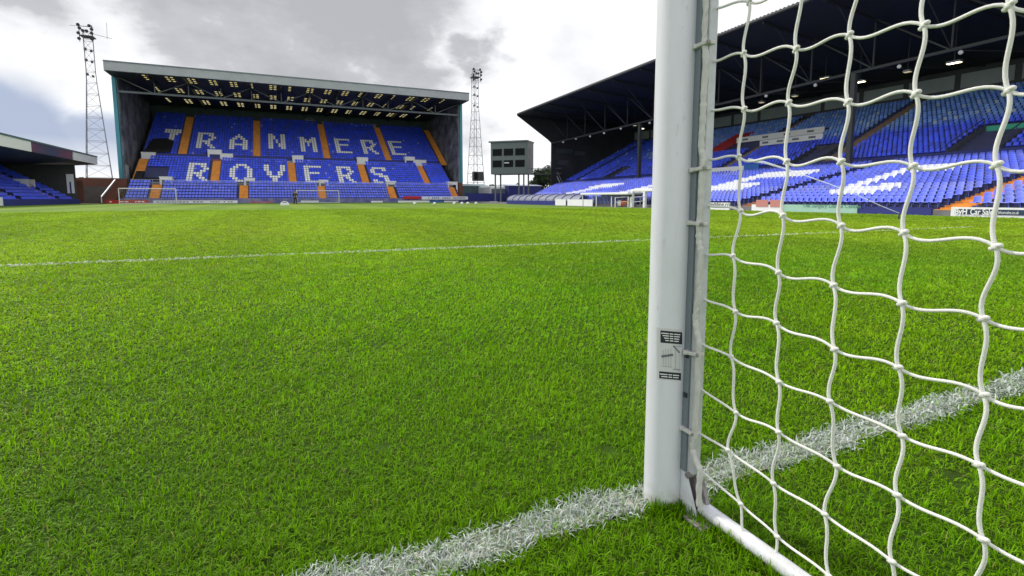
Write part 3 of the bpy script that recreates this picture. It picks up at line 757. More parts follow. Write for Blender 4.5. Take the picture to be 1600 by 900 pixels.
for s in front: seat_individual(kop, s[3:], 0, blue(1.0, .22))
# black covers over seats at the left
def cover(px, ti, label):
    m_ = MB(); vs = []
    for (x, y) in px:
        best = None
        p0,h0,p1,h1,n = prof[ti]
        for k in range(200):
            Y = p0+(p1-p0)*k/199; z = h0+(h1-h0)*k/199+1.0; P = on_y(x,y,Y-.1)
            if best is None or abs(P.z-z) < best[0]: best = (abs(P.z-z), P)
        vs.append(best[1])
    n = len(vs); low = [v-Vector((0,-.05,.5)) for v in vs]
    m_.add(vs+low, [tuple(range(n)), tuple(range(2*n-1,n-1,-1))]+[(i,n+i,n+(i+1)%n,(i+1)%n) for i in range(n)])
    return tag(m_.build('seat_cover', M['black'], None), label, 'cover')
cover([(226,234),(238,217),(258,216),(271,219),(265,234)], 2, 'black cover laid over upper seats below the first white letter T')
cover([(205,289),(213,267),(226,267),(222,277),(251,278),(250,290)], 1, 'black cover laid over the lower left corner seats of the far grandstand')
# walls of tiers, banners, rails
def panel(name, x0, x1, y0, y1, Y, m_, parent, th=.06, label=None):
    P = on_y(x0,(y0+y1)/2,Y); Q = on_y(x1,(y0+y1)/2,Y); zc = (P.z+Q.z)/2; hh = abs(on_y((x0+x1)/2,y0,Y).z-on_y((x0+x1)/2,y1,Y).z)/2
    return MB().box((P.x,Y-th/2,zc-hh),(Q.x,Y+th/2,zc+hh)).build(name, m_, parent, label)
MB().box((SX0,120.75,prof[1][3]-.1),(SX1,120.9,prof[2][1]+.35)).build('tier_wall', M['blue'], kop)
MB().box((SX0,110.7,prof[0][3]-.1),(SX1,110.85,prof[1][1]+.25)).build('tier_wall', M['steel'], kop)
def dashes(x0, x1, yc, Y, m_, parent, n, hpx=4):
    mbx = MB(); r_ = random.Random(int(x0))
    zc = hk(yc, Y, (x0+x1)/2); xa = on_y(x0,yc,Y).x; xb = on_y(x1,yc,Y).x; h = abs(hk(yc-hpx/2,Y,x0)-hk(yc+hpx/2,Y,x0)); w = (xb-xa)/n
    for i in range(n):
        if r_.random() < .1: continue
        X = xa+w*i; k = r_.random()
        mbx.box((X,Y-.03,zc-h/2),(X+w*.28,Y+.03,zc+h/2))
        if k < .7: mbx.box((X+w*.28,Y-.03,zc+h*.3),(X+w*.75,Y+.03,zc+h/2))
        if k > .3: mbx.box((X+w*.28,Y-.03,zc-h/2),(X+w*.75,Y+.03,zc-h*.25))
        if r_.random() < .6: mbx.box((X+w*.52,Y-.031,zc-h/2),(X+w*.78,Y+.031,zc+h/2))
    return mbx.build('wall_lettering', m_, parent)
for (a,b,yc,m_,n) in ((296,388,251.5,mat('faded_red',(.5,.10,.10),.6),17),(414,493,254,M['sign_white'],22),(521,592,257,M['sign_white'],20),(617,682,260,M['sign_white'],20)):
    bn = panel('banner', a-2, b+2, yc-3.4, yc+3.4, 120.66, mat('banner_cloth', (.10,.11,.28), .8), kop); dashes(a,b,yc,120.58,m_,bn,n,4.5)
panel('banner', 219, 266, 248, 253, 120.66, mat('banner_pale', (.32,.36,.55), .8, noise=(1,.5,(.5,.52,.6))), kop)
# rail along the front-tier walkway
rl = MB(); z0 = prof[0][3]+.9
for X in np.arange(SX0, SX1, 1.6): rl.bar((X,110.1,prof[0][3]-.1),(X,110.1,z0),.05)
rl.bar((SX0,110.1,z0),(SX1,110.1,z0),.07); rl.bar((SX0,110.1,z0-.45),(SX1,110.1,z0-.45),.05)
rl.build('railing', mat('pale_rail', (.45,.48,.6), .5), kop)
# front wall
MB().box((SX0-.5,103.9,-.04),(SX1+.5,104.2,.85)).build('front_wall', mat('front_wall_paint', (.10,.11,.32), .7, noise=(.5,.7,(.35,.36,.42))), kop)
# side walls, back wall
HR0 = hk(128,106,450) ; HB = on_y(450,177,138.6).z
zf = on_y(161.5,109,106).z; ztop = on_y(161.5,95,106).z
def roofz(Y): return zf + .25 + (HB-zf-.25)*(Y-106)/(138.6-106)
for X, sgn in ((KX0+.25,1),(KX1-.25,-1)):
    YC = 112.2
    w_ = MB(); w_.add([(X,YC,0),(X,139,0),(X,139,roofz(139)),(X,YC,roofz(YC)-.1)] + [(X+.25*sgn,YC,0),(X+.25*sgn,139,0),(X+.25*sgn,139,roofz(139)),(X+.25*sgn,YC,roofz(YC)-.1)],
        [(0,1,2,3),(7,6,5,4),(0,4,5,1),(1,5,6,2),(2,6,7,3),(3,7,4,0)])
    sw = w_.build('side_wall', M['murals'], kop)
    cl = MB(); cl.box((X-.55*sgn if sgn>0 else X-.0,YC-.8,hk(279,YC,190)),(X+.0 if sgn>0 else X+.55,YC-.02,roofz(YC)-.1)); 
    cl.build('corner_column', M['teal'], kop)
    MB().box((X-.5,YC-.75,-.04),(X+.5,YC,hk(279,YC,190))).build('column_base', M['brick'], kop)
    # mural boards on the wall
    if sgn < 0:
        for (y0,y1,z0_,z1_) in ((114,117.2,5.0,16.5),(118,123,8,15.5),(124,130,11,16)):
            MB().box((X-.10,y0,z0_),(X-.001,y1,z1_)).build('mural_board', M['mural_white'], kop)
        d_ = MB()
        for q in range(5): d_.box((X-.14,115.0,14.6-q*1.25),(X-.101,115.9,15.4-q*1.25)); d_.box((X-.145,115.25,14.85-q*1.25),(X-.139,115.65,15.1-q*1.25),1)
        d_.build('mural_marks', [M['dsteel'], M['mural_white']], kop)
    else:
        MB().box((X+.251,112.5,2.2),(X+.32,114.4,6.8)).build('mural_board', M['mural_white'], kop)
    # raking side wall of the terrace
    zz = [(103.6,1.0),(112,3.2),(112,5.3),(103.6,1.9)]
MB().box((KX0+.5,138.6,0),(KX1-.5,138.9,HB+.3)).build('back_wall', mat('back_wall', (.07,.11,.12), .8, noise=(.4,.6,(.12,.15,.16))), kop)
bcols = [(.36,.38,.40),(.32,.15,.17),(.18,.24,.38),(.38,.38,.34)]
for i, (a,b,y0,y1) in enumerate([(304,330,180,187),(357,372,184,195),(374,394,184,195),(396,412,190,194),(408,422,186,197),(424,452,191,196),(455,475,188,200),(478,493,187,200),(503,517,190,201),(518,544,191,203),(548,572,195,203),(575,588,194,204),(592,640,199,206),(645,662,202,207)]):
    panel('hung_flag', a, b, y0, y1, 138.4, mat('flag_cloth', bcols[i%4], .8, noise=(.9,.8,tuple(c*1.3 for c in bcols[(i+1)%4]))), kop, .04)
ring = MB(); P = on_y(484,193,138.3); ring.tube([P+Vector((math.cos(a)*1.35,0,math.sin(a)*1.35)) for a in np.linspace(0,2*math.pi,25)], .14, 6); ring.ball(P,.6,sc=(1,.1,1)); ring.build('round_crest', mat('crest_paint',(.25,.27,.36),.7), kop)
# roof with real openings for the translucent sheets
colsx = np.linspace(KX0+5.2, KX1-5.0, 17); rowsY = [on_y(450,138,106).y]
def ry(ypx):
    best = None
    for Y in np.arange(106,138,.1):
        P = on_y(450,ypx,Y); e_ = abs(P.z-roofz(Y))
        if best is None or e_ < best[0]: best = (e_, Y)
    return best[1]
rowsY = [110.6, ry(154.5), 131.5]
cell = []; xl = {KX0-.0, KX1+.0}; yl = {106.4, 139.6}
groups = []
for ri, Yc in enumerate(rowsY):
    for ci, Xc in enumerate(colsx):
        gg = []; n_ = 3; dl_ = (.95,1.0,1.2)[ri]
        bright = (ci % 2 == 0) or ri == 2 or random.random() < .6
        for u in range(2):
            if not bright and u == 1: continue
            for v in range(n_):
                xa = Xc - .68 + u*.74; ya = Yc + (v-(n_-1)/2)*(dl_+.6) - dl_/2
                gg.append((xa, xa+.5, ya, ya+dl_))
        groups.append(gg)
rf = MB()
allx = sorted(set([round(v,3) for gg in groups for c in gg for v in c[:2]] + [round(KX0,3), round(KX1,3)]))
ally = sorted(set([round(v,3) for gg in groups for c in gg for v in c[2:]] + [106.4, 139.6]))
hole = set()
ix = {v:i for i,v in enumerate(allx)}; iy = {v:i for i,v in enumerate(ally)}
for gg in groups:
    for c in gg:
        for i in range(ix[round(c[0],3)], ix[round(c[1],3)]):
            for j in range(iy[round(c[2],3)], iy[round(c[3],3)]): hole.add((i,j))
for layer in (0,.12):
    nx_, ny_ = len(allx), len(ally)
    vs = [(X,Y,roofz(Y)+layer) for Y in ally for X in allx]
    rf.add(vs, [(j*nx_+i, j*nx_+i+1, (j+1)*nx_+i+1, (j+1)*nx_+i) for i in range(nx_-1) for j in range(ny_-1) if (i,j) not in hole])
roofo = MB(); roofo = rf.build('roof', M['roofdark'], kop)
for gg in groups:
    m_ = MB()
    for c in gg: m_.quad((c[0]+.01,c[2]+.01,roofz(c[2])+.06),(c[1]-.01,c[2]+.01,roofz(c[2])+.06),(c[1]-.01,c[3]-.01,roofz(c[3])+.06),(c[0]+.01,c[3]-.01,roofz(c[3])+.06))
    m_.build('skylight', M['pane'], roofo)
fa = MB(); fa.prism([(106,zf),(106,ztop),(106.5,ztop+.05),(106.5,zf-.0)], KX0-.02, KX1+.02, 'X')
fa.prism([(106.51,zf+.0),(106.51,ztop),(139.7,HB+1.0),(139.7,HB+.2)], KX0-.02, KX0-.14, 'X'); fa.prism([(106.51,zf),(106.51,ztop),(139.7,HB+1.0),(139.7,HB+.2)], KX1+.02, KX1+.14, 'X')
fa.build('roof_fascia', M['fascia'], roofo)
fl = MB(); fl.box((KX0-.05,105.9,ztop-.02),(KX1+.05,106.6,ztop+.16)); fl.build('roof_flashing', mat('flashing', (.16,.20,.22), .5), roofo)
# front truss
TY = 112.0; tz = hk(161.5,TY,450)
tr = MB(); tr.bar((KX0+.3,TY,tz),(KX1-.3,TY,tz),.34); nb_ = 12; xs = np.linspace(KX0+.6,KX1-.6,nb_+1)
for i, X in enumerate(xs):
    if i in (0,nb_): continue
    tr.bar((X,TY,tz),(X,TY,roofz(TY)-.02),.14)
for i in range(nb_):
    z1 = roofz(TY)-.1
    if i % 2 == 0: tr.bar((xs[i],TY,z1),(xs[i+1],TY,tz),.14)
    else: tr.bar((xs[i],TY,tz),(xs[i+1],TY,z1),.14)
tr.build('roof_truss', M['steel'], kop)
for X in xs[1:-1]:
    r2 = MB(); r2.bar((X,107,roofz(107)-.35),(X,138,roofz(138)-.35),.16,.5); r2.build('roof_rafter', M['dsteel'], kop)

# ================================================================== main grandstand on the right
YE = 90.0; YN = 6.0
def ridge(far, near):
    """long line of the side stand: constant X, height fitted at both ends"""
    P = on_y(*far, YE); Q = on_x(*near, P.x); k = (Q.z-P.z)/(Q.y-P.y)
    return P.x, (lambda Y, P=P, k=k: P.z + k*(Y-P.y))
main = thing('grandstand', 'tall grandstand along the right touchline with dark cantilever roof, seen through the net', 'grandstand', (45,48,0))
Xt, Ht = ridge((808,180),(1270,0))
Xb, Hb = ridge((985,204),(1600,88))
Xw_, _w = ridge((862,222),(1600,55))
Xs, Hs = ridge((985,222),(1600,126))
Xg, Hg = ridge((870,283),(1600,227))
Xg2, Hg2 = ridge((868,288),(1600,238))
fr = on_z(1545,339,0); XFr = fr.x
def yfar(X): return min(YE, YE-(Xg2-X)*1.25)
def slab(mbx, pts_, mi=0, YE=YE):
    """pts_: list of (X, Hfunc) forming a closed profile, swept between YN and YE"""
    n = len(pts_); vs = [(X, Y, h(Y) if callable(h) else h) for Y in (YN, YE) for X, h in pts_]
    mbx.add(vs, [(i,(i+1)%n,n+(i+1)%n,n+i) for i in range(n)]+[tuple(range(n-1,-1,-1)),tuple(range(n,2*n))], mi)
rf = MB(); slab(rf, [(Xt,Ht),(Xb+2,lambda Y:Hb(Y)),(Xb+2,lambda Y:Hb(Y)+.5),(Xt,lambda Y:Ht(Y)+.28)])
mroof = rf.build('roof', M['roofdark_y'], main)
edge = MB(); ev = []; ne = int((YE-YN)/.21)
for k in range(ne+1):
    Y = YN+.21*k; zz_ = Ht(Y)+(.36 if k % 2 else .24)
    ev += [(Xt-.06,Y,Ht(Y)+.1),(Xt-.06,Y,zz_),(Xt+.3,Y,zz_),(Xt+.3,Y,Ht(Y)+.1)]
edge.add(ev, [(4*k+i,4*k+(i+1)%4,4*k+4+(i+1)%4,4*k+4+i) for k in range(ne) for i in range(4)])
edge.build('roof_edge_cap', M['dsteel'], mroof)
# end gable and side wall at the far end
gw = MB()
def zroof(X, Y): return Ht(Y)+(Hb(Y)-Ht(Y))*(X-Xt)/(Xb+2-Xt)
gz = on_y(862,222,YE).z
prof_g = [(Xt,Ht(YE)+.05),(Xw_,gz),(Xw_,0),(Xb+2,0),(Xb+2,zroof(Xb+2,YE)+.05)]
gw.prism(prof_g, YE+.01, YE+.3, 'Y'); gw.build('end_wall', mat('end_wall_cladding', (.028,.03,.034), .8, noise=(.3,.6,(.05,.055,.06))), main)
for (x0,x1,y0,y1) in ((870,895,232,240),(898,915,236,243),(872,888,250,258)):
    P = on_y(x0,y0,YE-.05); Q = on_y(x1,y1,YE-.05); MB().box((P.x,YE-.08,Q.z),(Q.x,YE-.001,P.z)).build('wall_notice', mat('dim_notice', (.05,.06,.065), .7, noise=(1,.6,(.09,.10,.11))), main)
# terraces
NL, NU = 17, 21
def tierpt(lo, t, Y):
    if lo: X0, X1, z0, z1 = XFr+.9, Xg2-.4, .30, Hg2(Y)-.55
    else: X0, X1, z0, z1 = Xg+1.3, Xs+.4, Hg(Y)-.25, Hs(Y)-.75
    return X0+(X1-X0)*t, z0+(z1-z0)*t
tm = MB()
for lo, n in ((True,NL),(False,NU)):
    for i in range(n):
        xa = tierpt(lo,i/n,0)[0]; xb = tierpt(lo,(i+1)/n,0)[0]
        slab(tm, [(xa,-.04),(xa,lambda Y,i=i,lo=lo,n=n: tierpt(lo,i/(n-1),Y)[1]),(xb,lambda Y,i=i,lo=lo,n=n: tierpt(lo,i/(n-1),Y)[1]),(xb,-.04)], 0, yfar(xa) if lo else YE)
xa = tierpt(True,1,0)[0]; xb = tierpt(False,0,0)[0]
slab(tm, [(xa,-.04),(xa,lambda Y:tierpt(True,1,Y)[1]),(xb-.0,lambda Y:tierpt(True,1,Y)[1]),(xb,-.04)])
xa = tierpt(False,1,0)[0]; slab(tm, [(xa,-.04),(xa,lambda Y:Hs(Y)-.7),(Xb+1.5,lambda Y:Hs(Y)-.7),(Xb+1.5,-.04)])
tm.build('terracing', M['dconc'], main)
tw = MB(); slab(tw, [(xb-.35,lambda Y:Hg2(Y)-.7),(xb-.35,lambda Y:Hg(Y)+.0),(xb-.15,lambda Y:Hg(Y)+.0),(xb-.15,lambda Y:Hg2(Y)-.7)])
tw.build('tier_wall', M['blue'], main)
# back wall, glazing bays
XB2 = Xb+.9
bw = MB(); slab(bw, [(XB2,0),(XB2,lambda Y:Hb(Y)+.1),(XB2+.4,lambda Y:Hb(Y)+.1),(XB2+.4,0)]); bw.build('back_wall', M['dsteel'], main)
yy = YN+1
while yy < YE-3:
    m_ = MB(); y2_ = yy+4.6
    z0a, z0b = Hs(yy)+.35, Hs(y2_)+.35; z1a, z1b = Hs(yy)+(Hb(yy)-Hs(yy))*.80, Hs(y2_)+(Hb(y2_)-Hs(y2_))*.80
    m_.add([(XB2-.06,yy,z0a),(XB2-.06,y2_,z0b),(XB2-.06,y2_,z1b),(XB2-.06,yy,z1a),(XB2-.003,yy,z0a),(XB2-.003,y2_,z0b),(XB2-.003,y2_,z1b),(XB2-.003,yy,z1a)],[(0,1,2,3),(7,6,5,4),(0,4,5,1),(1,5,6,2),(2,6,7,3),(3,7,4,0)])
    m_.build('window', M['winband'], main); yy += 5.2
# lattice girder and columns
XT, HT = ridge((862,224),(1600,52))
tr = MB(); nbay = 14; ys_ = np.linspace(YN,YE,nbay+1); tr.bar((XT,YN,HT(YN)),(XT,YE,HT(YE)),.28,.24)
for i, Y in enumerate(ys_):
    zt = zroof(XT,Y)-.1; tr.bar((XT,Y,HT(Y)),(XT,Y,zt),.12)
    if i < nbay:
        tr.bar((XT,Y,HT(Y)),(XT,ys_[i+1],zroof(XT,ys_[i+1])-.1),.12)
tr.build('lattice_girder', mat('girder_paint', (.038,.042,.046), .6), main)
raf = MB()
for Y in ys_:
    raf.bar((XT,Y,HT(Y)),(Xt+2,Y,Ht(Y)-.3),.07); raf.bar((XT,Y,HT(Y)),(Xb,Y,Hb(Y)-.3),.08); raf.bar((Xt+.3,Y,Ht(Y)-.16),(Xb,Y,Hb(Y)-.16),.12,.28)
raf.build('roof_bracing', mat('bracing_paint', (.03,.033,.036), .6), main)
for xpx, yb in ((998,275),(1326,252),(1900,200)):
    P = on_x(xpx, yb, XT); Y = P.y
    if Y < YN+1: continue
    MB().box((XT-.22,Y-.22,Hg2(Y)-1.2),(XT+.22,Y+.22,HT(Y)-.1)).build('roof_column', M['dsteel'], main)
# globes hung on the girder & lit lamps further back
for (x, y) in ((880,222),(900,217),(922,213),(944,208),(970,201),(1015,192),(1197,150),(1274,133),(1405,104),(1501,82)):
    P = on_x(x,y,XT-.1); m_ = MB().ball((XT-.1,P.y,P.z),.17,seg=12); o = m_.build('hanging_lamp', M['globe'], main)
    MB().bar((XT-.1,P.y,P.z+.2),(XT-.1,P.y,P.z+.5),.06).build('lamp_stem', M['dsteel'], o)
for (x, y) in ((1002,201),(1290,122),(1343,128),(1418,112),(1491,98),(992,196),(1190,160),(1242,150)):
    P = on_x(x,y,XT+6); big = (x,y) in ((1491,98),(1343,128),(1002,201),(1290,122))
    w = .55 if big else .3
    o = MB().box((P.x-.25,P.y-w,P.z-.02),(P.x+.25,P.y+w,P.z+.16)).build('ceiling_lamp', M['gsteel'], main)
    MB().box((P.x-.2,P.y-w*.9,P.z-.06),(P.x+.2,P.y+w*.9,P.z-.021)).build('lamp_tube', M['lit'] if big else mat('dim_lamp',(.5,.45,.3),.5,emit=((1,.85,.5),.35)), o)
    zt = zroof(P.x,P.y); MB().bar((P.x,P.y,P.z+.16),(P.x,P.y,zt+.0),.05).build('lamp_hanger', M['dsteel'], o)
# aisles on this stand: px at front / top of tier
def on_tier(lo, xpx, ypx):
    n = NL if lo else NU; best = None
    for k in range(0, 241):
        t = k/240; d = ray(xpx, ypx); X = tierpt(lo,t,0)[0]; P = C0+d*(X/d.x)
        z = tierpt(lo,t,P.y)[1] + .45; e_ = abs(P.z-z)
        if best is None or e_ < best[0]: best = (e_, t, P.y)
    return best[1], best[2]
def avgY(lo, *pp): v = [on_tier(lo,*p)[1] for p in pp]; return sum(v)/len(v)
low_ais = [(avgY(True,(1215,322),(1300,266)),.68,'b'), (avgY(True,(1530,318),(1590,262)),.62,'o'), (avgY(True,(1000,300),(975,312)),.35,'k'), (avgY(True,(905,297)),.3,'k')]
up_ais = [(avgY(False,(1340,230),(1400,170)),.75,'b'), (avgY(False,(925,270),(960,245)),.4,'k'), (avgY(False,(1120,262),(1180,232)),.55,'b'), ]
print('AISLES', low_ais, up_ais, 'X', XFr, Xt, Xg, Xs, Xb, XT)
for lo, lst, n in ((True,low_ais,NL),(False,up_ais,NU)):
    for (Y, hw, kind) in lst:
        m_ = MB()
        for i in range(n):
            X0, z = tierpt(lo,i/n,Y)[0], tierpt(lo,i/(n-1),Y)[1]; X1 = tierpt(lo,(i+1)/n,Y)[0]
            m_.box((X0-.004,Y-hw,z-.5),(X1-.006,Y+hw,z+.014))
            if i: zp = tierpt(lo,(i-1)/(n-1),Y)[1]; m_.box((X0-(X1-X0)*.45,Y-hw,zp-.1),(X0-.005,Y+hw,(z+zp)/2))
        m_.build('stair_aisle', {'b':M['brownstep'],'o':M['orange'],'k':M['dconc']}[kind] if kind != 'b' or not lo else mat('worn_orange',(.34,.14,.07),.8,noise=(1,.6,(.22,.12,.09))), main)
# letters of this stand, as masks over (row, Y)
LM = {'F':['#########','#########','###......','###......','###......','#######..','#######..','###......','###......','###......'],
      'C':['.########','#########','###......','###......','###......','###......','###......','###...###','#########','########.'],
      'T':['#########','#########','#########','...###...','...###...','...###...','...###...','...###...','...###...','...###...'],
      'R':['########.','#########','###...###','###...###','########.','#######..','###.###..','###..###.','###...###','###...###']}
lets = [('C',avgY(True,(1345,304)),avgY(True,(1450,268))),('F',avgY(True,(1100,308)),avgY(True,(1208,275))),('T',avgY(True,(890,302)),avgY(True,(948,290))),('R',avgY(True,(975,304)),avgY(True,(1040,285)))]
print('LETS', lets)
def lspec(ch, bl, br, tl, tr_):
    a_ = [on_tier(True,*p) for p in (bl,br,tl,tr_)]
    w = max(abs(a_[0][1]-a_[1][1]), abs(a_[2][1]-a_[3][1])); yc = (a_[0][1]+a_[2][1])/2 - w/2
    w *= 1.12
    return (ch, yc, w, round((a_[2][0]+a_[3][0])/2*NL-.5), round(a_[0][0]*NL-.5))
lspan = [lspec('C',(1322,303),(1396,300),(1378,269),(1452,266)), lspec('F',(1103,307),(1163,305),(1150,277),(1212,275)),
         lspec('R',(975,304),(1018,303),(1003,292),(1040,290)), lspec('T',(893,305),(925,304),(914,292),(947,290))]
print('LSPAN', lspan)
SPM = .44
vomU = [(avgY(False,(1545,212)),1.6,0,6),(avgY(False,(1270,240)),1.4,0,5),(avgY(False,(1045,262)),1.5,0,4),(avgY(False,(975,262)),1.3,0,4)]
print('VOM', vomU)
BOXY = (on_x(1137,205,tierpt(False,.45,0)[0]).y, on_x(1272,200,tierpt(False,.45,0)[0]).y)
print('BOXY', BOXY)
allM = []; lM = {c[0]:[] for c in lspan}
for lo, n in ((True,NL),(False,NU)):
    for i in range(n):
        Y = YN+1
        while Y < YE-.6:
            X = tierpt(lo,(i+.72)/n,Y)[0]; z = tierpt(lo,i/(n-1),Y)[1]
            ok = not (lo and Y > yfar(X)-.5)
            for (ay,hw,_k) in (low_ais if lo else up_ais):
                if abs(Y-ay) < hw+.20: ok = False
            if not lo:
                for (vy,hw,r0,r1) in vomU:
                    if abs(Y-vy) < hw+.3 and r0 <= i <= r1: ok = False
                if BOXY[1] < Y < BOXY[0] and 8 <= i <= 12: ok = False
            if lo and i < 3 and 55 < Y < 60: ok = False
            if ok:
                hit = None
                if lo:
                    for (ch, yc, w, rt_, rb_) in lspan:
                        u = (yc + w/2 - Y)/w      # 0..1 from far (left) to near (right)
                        r_ = int((rt_ - i)/max(1,(rt_-rb_+1))*10) if i <= rt_ else -1
                        if 0 <= u < 1 and 0 <= r_ < 10 and LM[ch][r_][int(u*9)] == '#': hit = ch
                if hit: lM[hit].append((X,Y,z))
                else: allM.append((lo,i,X,Y,z))
            Y += SPM
for ch in lM:
    if lM[ch]: replicate('seat_letter', [(a*.96,b,c) for a,b,c in SV], SF, lM[ch], -math.pi/2, [(.72,.74,.80)]*len(lM[ch]), M['seat'], main, 'letter %s made of white seats' % ch, True)
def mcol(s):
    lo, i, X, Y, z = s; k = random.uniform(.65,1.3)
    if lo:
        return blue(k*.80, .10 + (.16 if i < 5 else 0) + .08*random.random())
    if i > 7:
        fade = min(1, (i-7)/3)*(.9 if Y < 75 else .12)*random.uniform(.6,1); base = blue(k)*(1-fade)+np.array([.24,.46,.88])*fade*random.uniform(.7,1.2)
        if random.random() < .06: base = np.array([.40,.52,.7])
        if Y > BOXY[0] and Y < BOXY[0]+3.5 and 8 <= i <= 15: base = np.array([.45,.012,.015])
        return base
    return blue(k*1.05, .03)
frontM = sorted([s for s in allM if s[0] and 14 < s[3] < 33], key=lambda s: (s[1], s[3]))[:100]
fk = set((s[0],s[1],s[3]) for s in frontM)
rest = [s for s in allM if (s[0],s[1],s[3]) not in fk]
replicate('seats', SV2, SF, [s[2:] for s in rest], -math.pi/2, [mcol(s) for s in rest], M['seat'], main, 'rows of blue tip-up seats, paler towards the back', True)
for s in frontM: seat_individual(main, s[2:], -math.pi/2, blue(1.0,.24)).scale = (.78,1.05,.93)
# entrances cut in the upper tier
for (vy,hw,r0,r1) in vomU:
    X0, z0 = tierpt(False,0,vy); X1, z1 = tierpt(False,(r1+1)/NU,vy)
    m_ = MB()
    for sy in (-hw-.15, hw): m_.prism([(X0,z0-.6),(X0,z0+.35),(X1,z1+.3),(X1,z0-.6)], vy+sy, vy+sy+.15, 'Y')
    m_.box((X1-.2,vy-hw,z0-.5),(X1-.003,vy+hw,z1+.3))
    o = m_.build('stair_entrance', mat('entrance_wall',(.06,.065,.09),.8), main)
    r_ = MB()
    for sy in (-hw-.08, hw+.08):
        r_.bar((X0,vy+sy,z0+1.0),(X1,vy+sy,z1+1.0),.06)
        for k in range(5): t = k/4; r_.bar((X0+(X1-X0)*t,vy+sy,z0+(z1-z0)*t),(X0+(X1-X0)*t,vy+sy,z0+(z1-z0)*t+1.0),.05)
    r_.build('handrail', M['dsteel'], o)
    if vy < 30:
        MB().box((X1-.24,vy-hw+.2,z1-.3),(X1-.205,vy+hw-.2,z1+.25)).build('exit_sign', mat('exit_green',(.03,.42,.28),.5), o)
# directors' box: two white parapets
i_ = 9
for (t0, ypA, hgt, ya, yb) in ((.56, 0, .75, BOXY[0], BOXY[1]),(.42, 0, .70, BOXY[0]-6, BOXY[1]-1.5)):
    X = tierpt(False,t0,0)[0]; za = tierpt(False,t0,ya)[1]+.35; zb = tierpt(False,t0,yb)[1]+.35
    m_ = MB(); m_.add([(X,ya,za),(X,yb,zb),(X,yb,zb+hgt),(X,ya,za+hgt),(X+.12,ya,za),(X+.12,yb,zb),(X+.12,yb,zb+hgt),(X+.12,ya,za+hgt)],[(0,1,2,3),(7,6,5,4),(0,4,5,1),(1,5,6,2),(2,6,7,3),(3,7,4,0)])
    m_.box((X,min(ya,yb),min(za,zb)),(X+2.6,min(ya,yb)+.12,min(za,zb)+hgt)) if False else None
    o = m_.build('box_parapet', M['sign_white'], main)
    mk = MB(); 
    for k in range(4):
        Y = yb+(ya-yb)*(k+.4)/4; z = zb+(za-zb)*(k+.4)/4+hgt*.5; mk.box((X-.03,Y,z-.12),(X-.001,Y+.9,z+.12))
    mk.build('box_marking', M['steel'], o)
# white sponsor boards on the tier wall (far half)
ya, yb = on_x(1078,268,xb-.4).y, on_x(1162,262,xb-.4).y
m_ = MB(); m_.add([(xb-.42,ya,Hg2(ya)-.25),(xb-.42,yb,Hg2(yb)-.25),(xb-.42,yb,Hg(yb)+.2),(xb-.42,ya,Hg(ya)+.2),(xb-.37,ya,Hg2(ya)-.25),(xb-.37,yb,Hg2(yb)-.25),(xb-.37,yb,Hg(yb)+.2),(xb-.37,ya,Hg(ya)+.2)],[(0,1,2,3),(7,6,5,4),(0,4,5,1),(1,5,6,2),(2,6,7,3),(3,7,4,0)])
o = m_.build('sponsor_board', M['sign_white'], main)
m_ = MB(); Y0 = yb; m_.box((xb-.45,Y0-2.2,Hg2(Y0)-.15),(xb-.38,Y0-.1,Hg(Y0)+.35)); m_.build('sponsor_board', M['sign_blue'], main)

# ================================================================== low stand on the left
left = thing('grandstand', 'low grandstand along the left touchline with white fascia boards and blue seats', 'grandstand', (-35,85,0))
XLr = on_y(152,250,110).x; YLE = 110.0; YLN = 58.0
fz = lambda y, Y: on_y(152,y,110).z
zt1, zb1 = on_y(152,246,110).z, on_y(150,257,110).z; q = on_x(0,210,XLr); zt0 = q.z; zb0 = on_x(0,227.5,XLr).z; Yq = q.y
def lin(a,b): return lambda Y: b + (a-b)*(110-Y)/(110-Yq)
zt, zb = lin(zt0,zt1), lin(zb0,zb1)
segs = [(YLN,on_x(49,230,XLr).y,M['sign_white'],'pale fascia board'),(on_x(50,230,XLr).y,on_x(113,240,XLr).y,mat('fascia_navy',(.05,.06,.13),.5,noise=(.15,.8,(.22,.06,.09))),'dark fascia board'),(on_x(115,240,XLr).y,YLE,M['sign_white'],'pale end fascia board')]
for (a,b,m_,lb) in segs:
    f_ = MB(); f_.add([(XLr,a,zb(a)),(XLr,b,zb(b)),(XLr,b,zt(b)),(XLr,a,zt(a)),(XLr-.15,a,zb(a)),(XLr-.15,b,zb(b)),(XLr-.15,b,zt(b)),(XLr-.15,a,zt(a))],[(0,1,2,3),(7,6,5,4),(0,4,5,1),(1,5,6,2),(2,6,7,3),(3,7,4,0)])
    f_.build('fascia_board', m_, left, lb)
X9 = XLr-13
rf = MB(); vs = [(X,Y,z) for Y in (YLN,YLE) for (X,z) in ((XLr-.16,zb(Y)-.02),(X9,zb(Y)-1.0),(X9,zb(Y)-.7),(XLr-.16,zt(Y)+.05))]
rf.add(vs, [(0,1,5,4),(1,2,6,5),(2,3,7,6),(3,0,4,7),(3,2,1,0),(4,5,6,7)]); rf.build('roof', M['dsteel'], left)
tpi = MB(); tpi.add([(XLr+.06,YLN,zt(YLN)),(XLr+.06,YLE+.1,zt(YLE)),(XLr+.06,YLE+.1,zt(YLE)+.22),(XLr+.06,YLN,zt(YLN)+.22),(XLr-.4,YLN,zt(YLN)),(XLr-.4,YLE+.1,zt(YLE)),(XLr-.4,YLE+.1,zt(YLE)+.22),(XLr-.4,YLN,zt(YLN)+.22)],[(0,1,2,3),(7,6,5,4),(0,4,5,1),(1,5,6,2),(2,6,7,3),(3,7,4,0)]); tpi.build('gutter', mat('gutter_teal',(.10,.16,.18),.5), left)
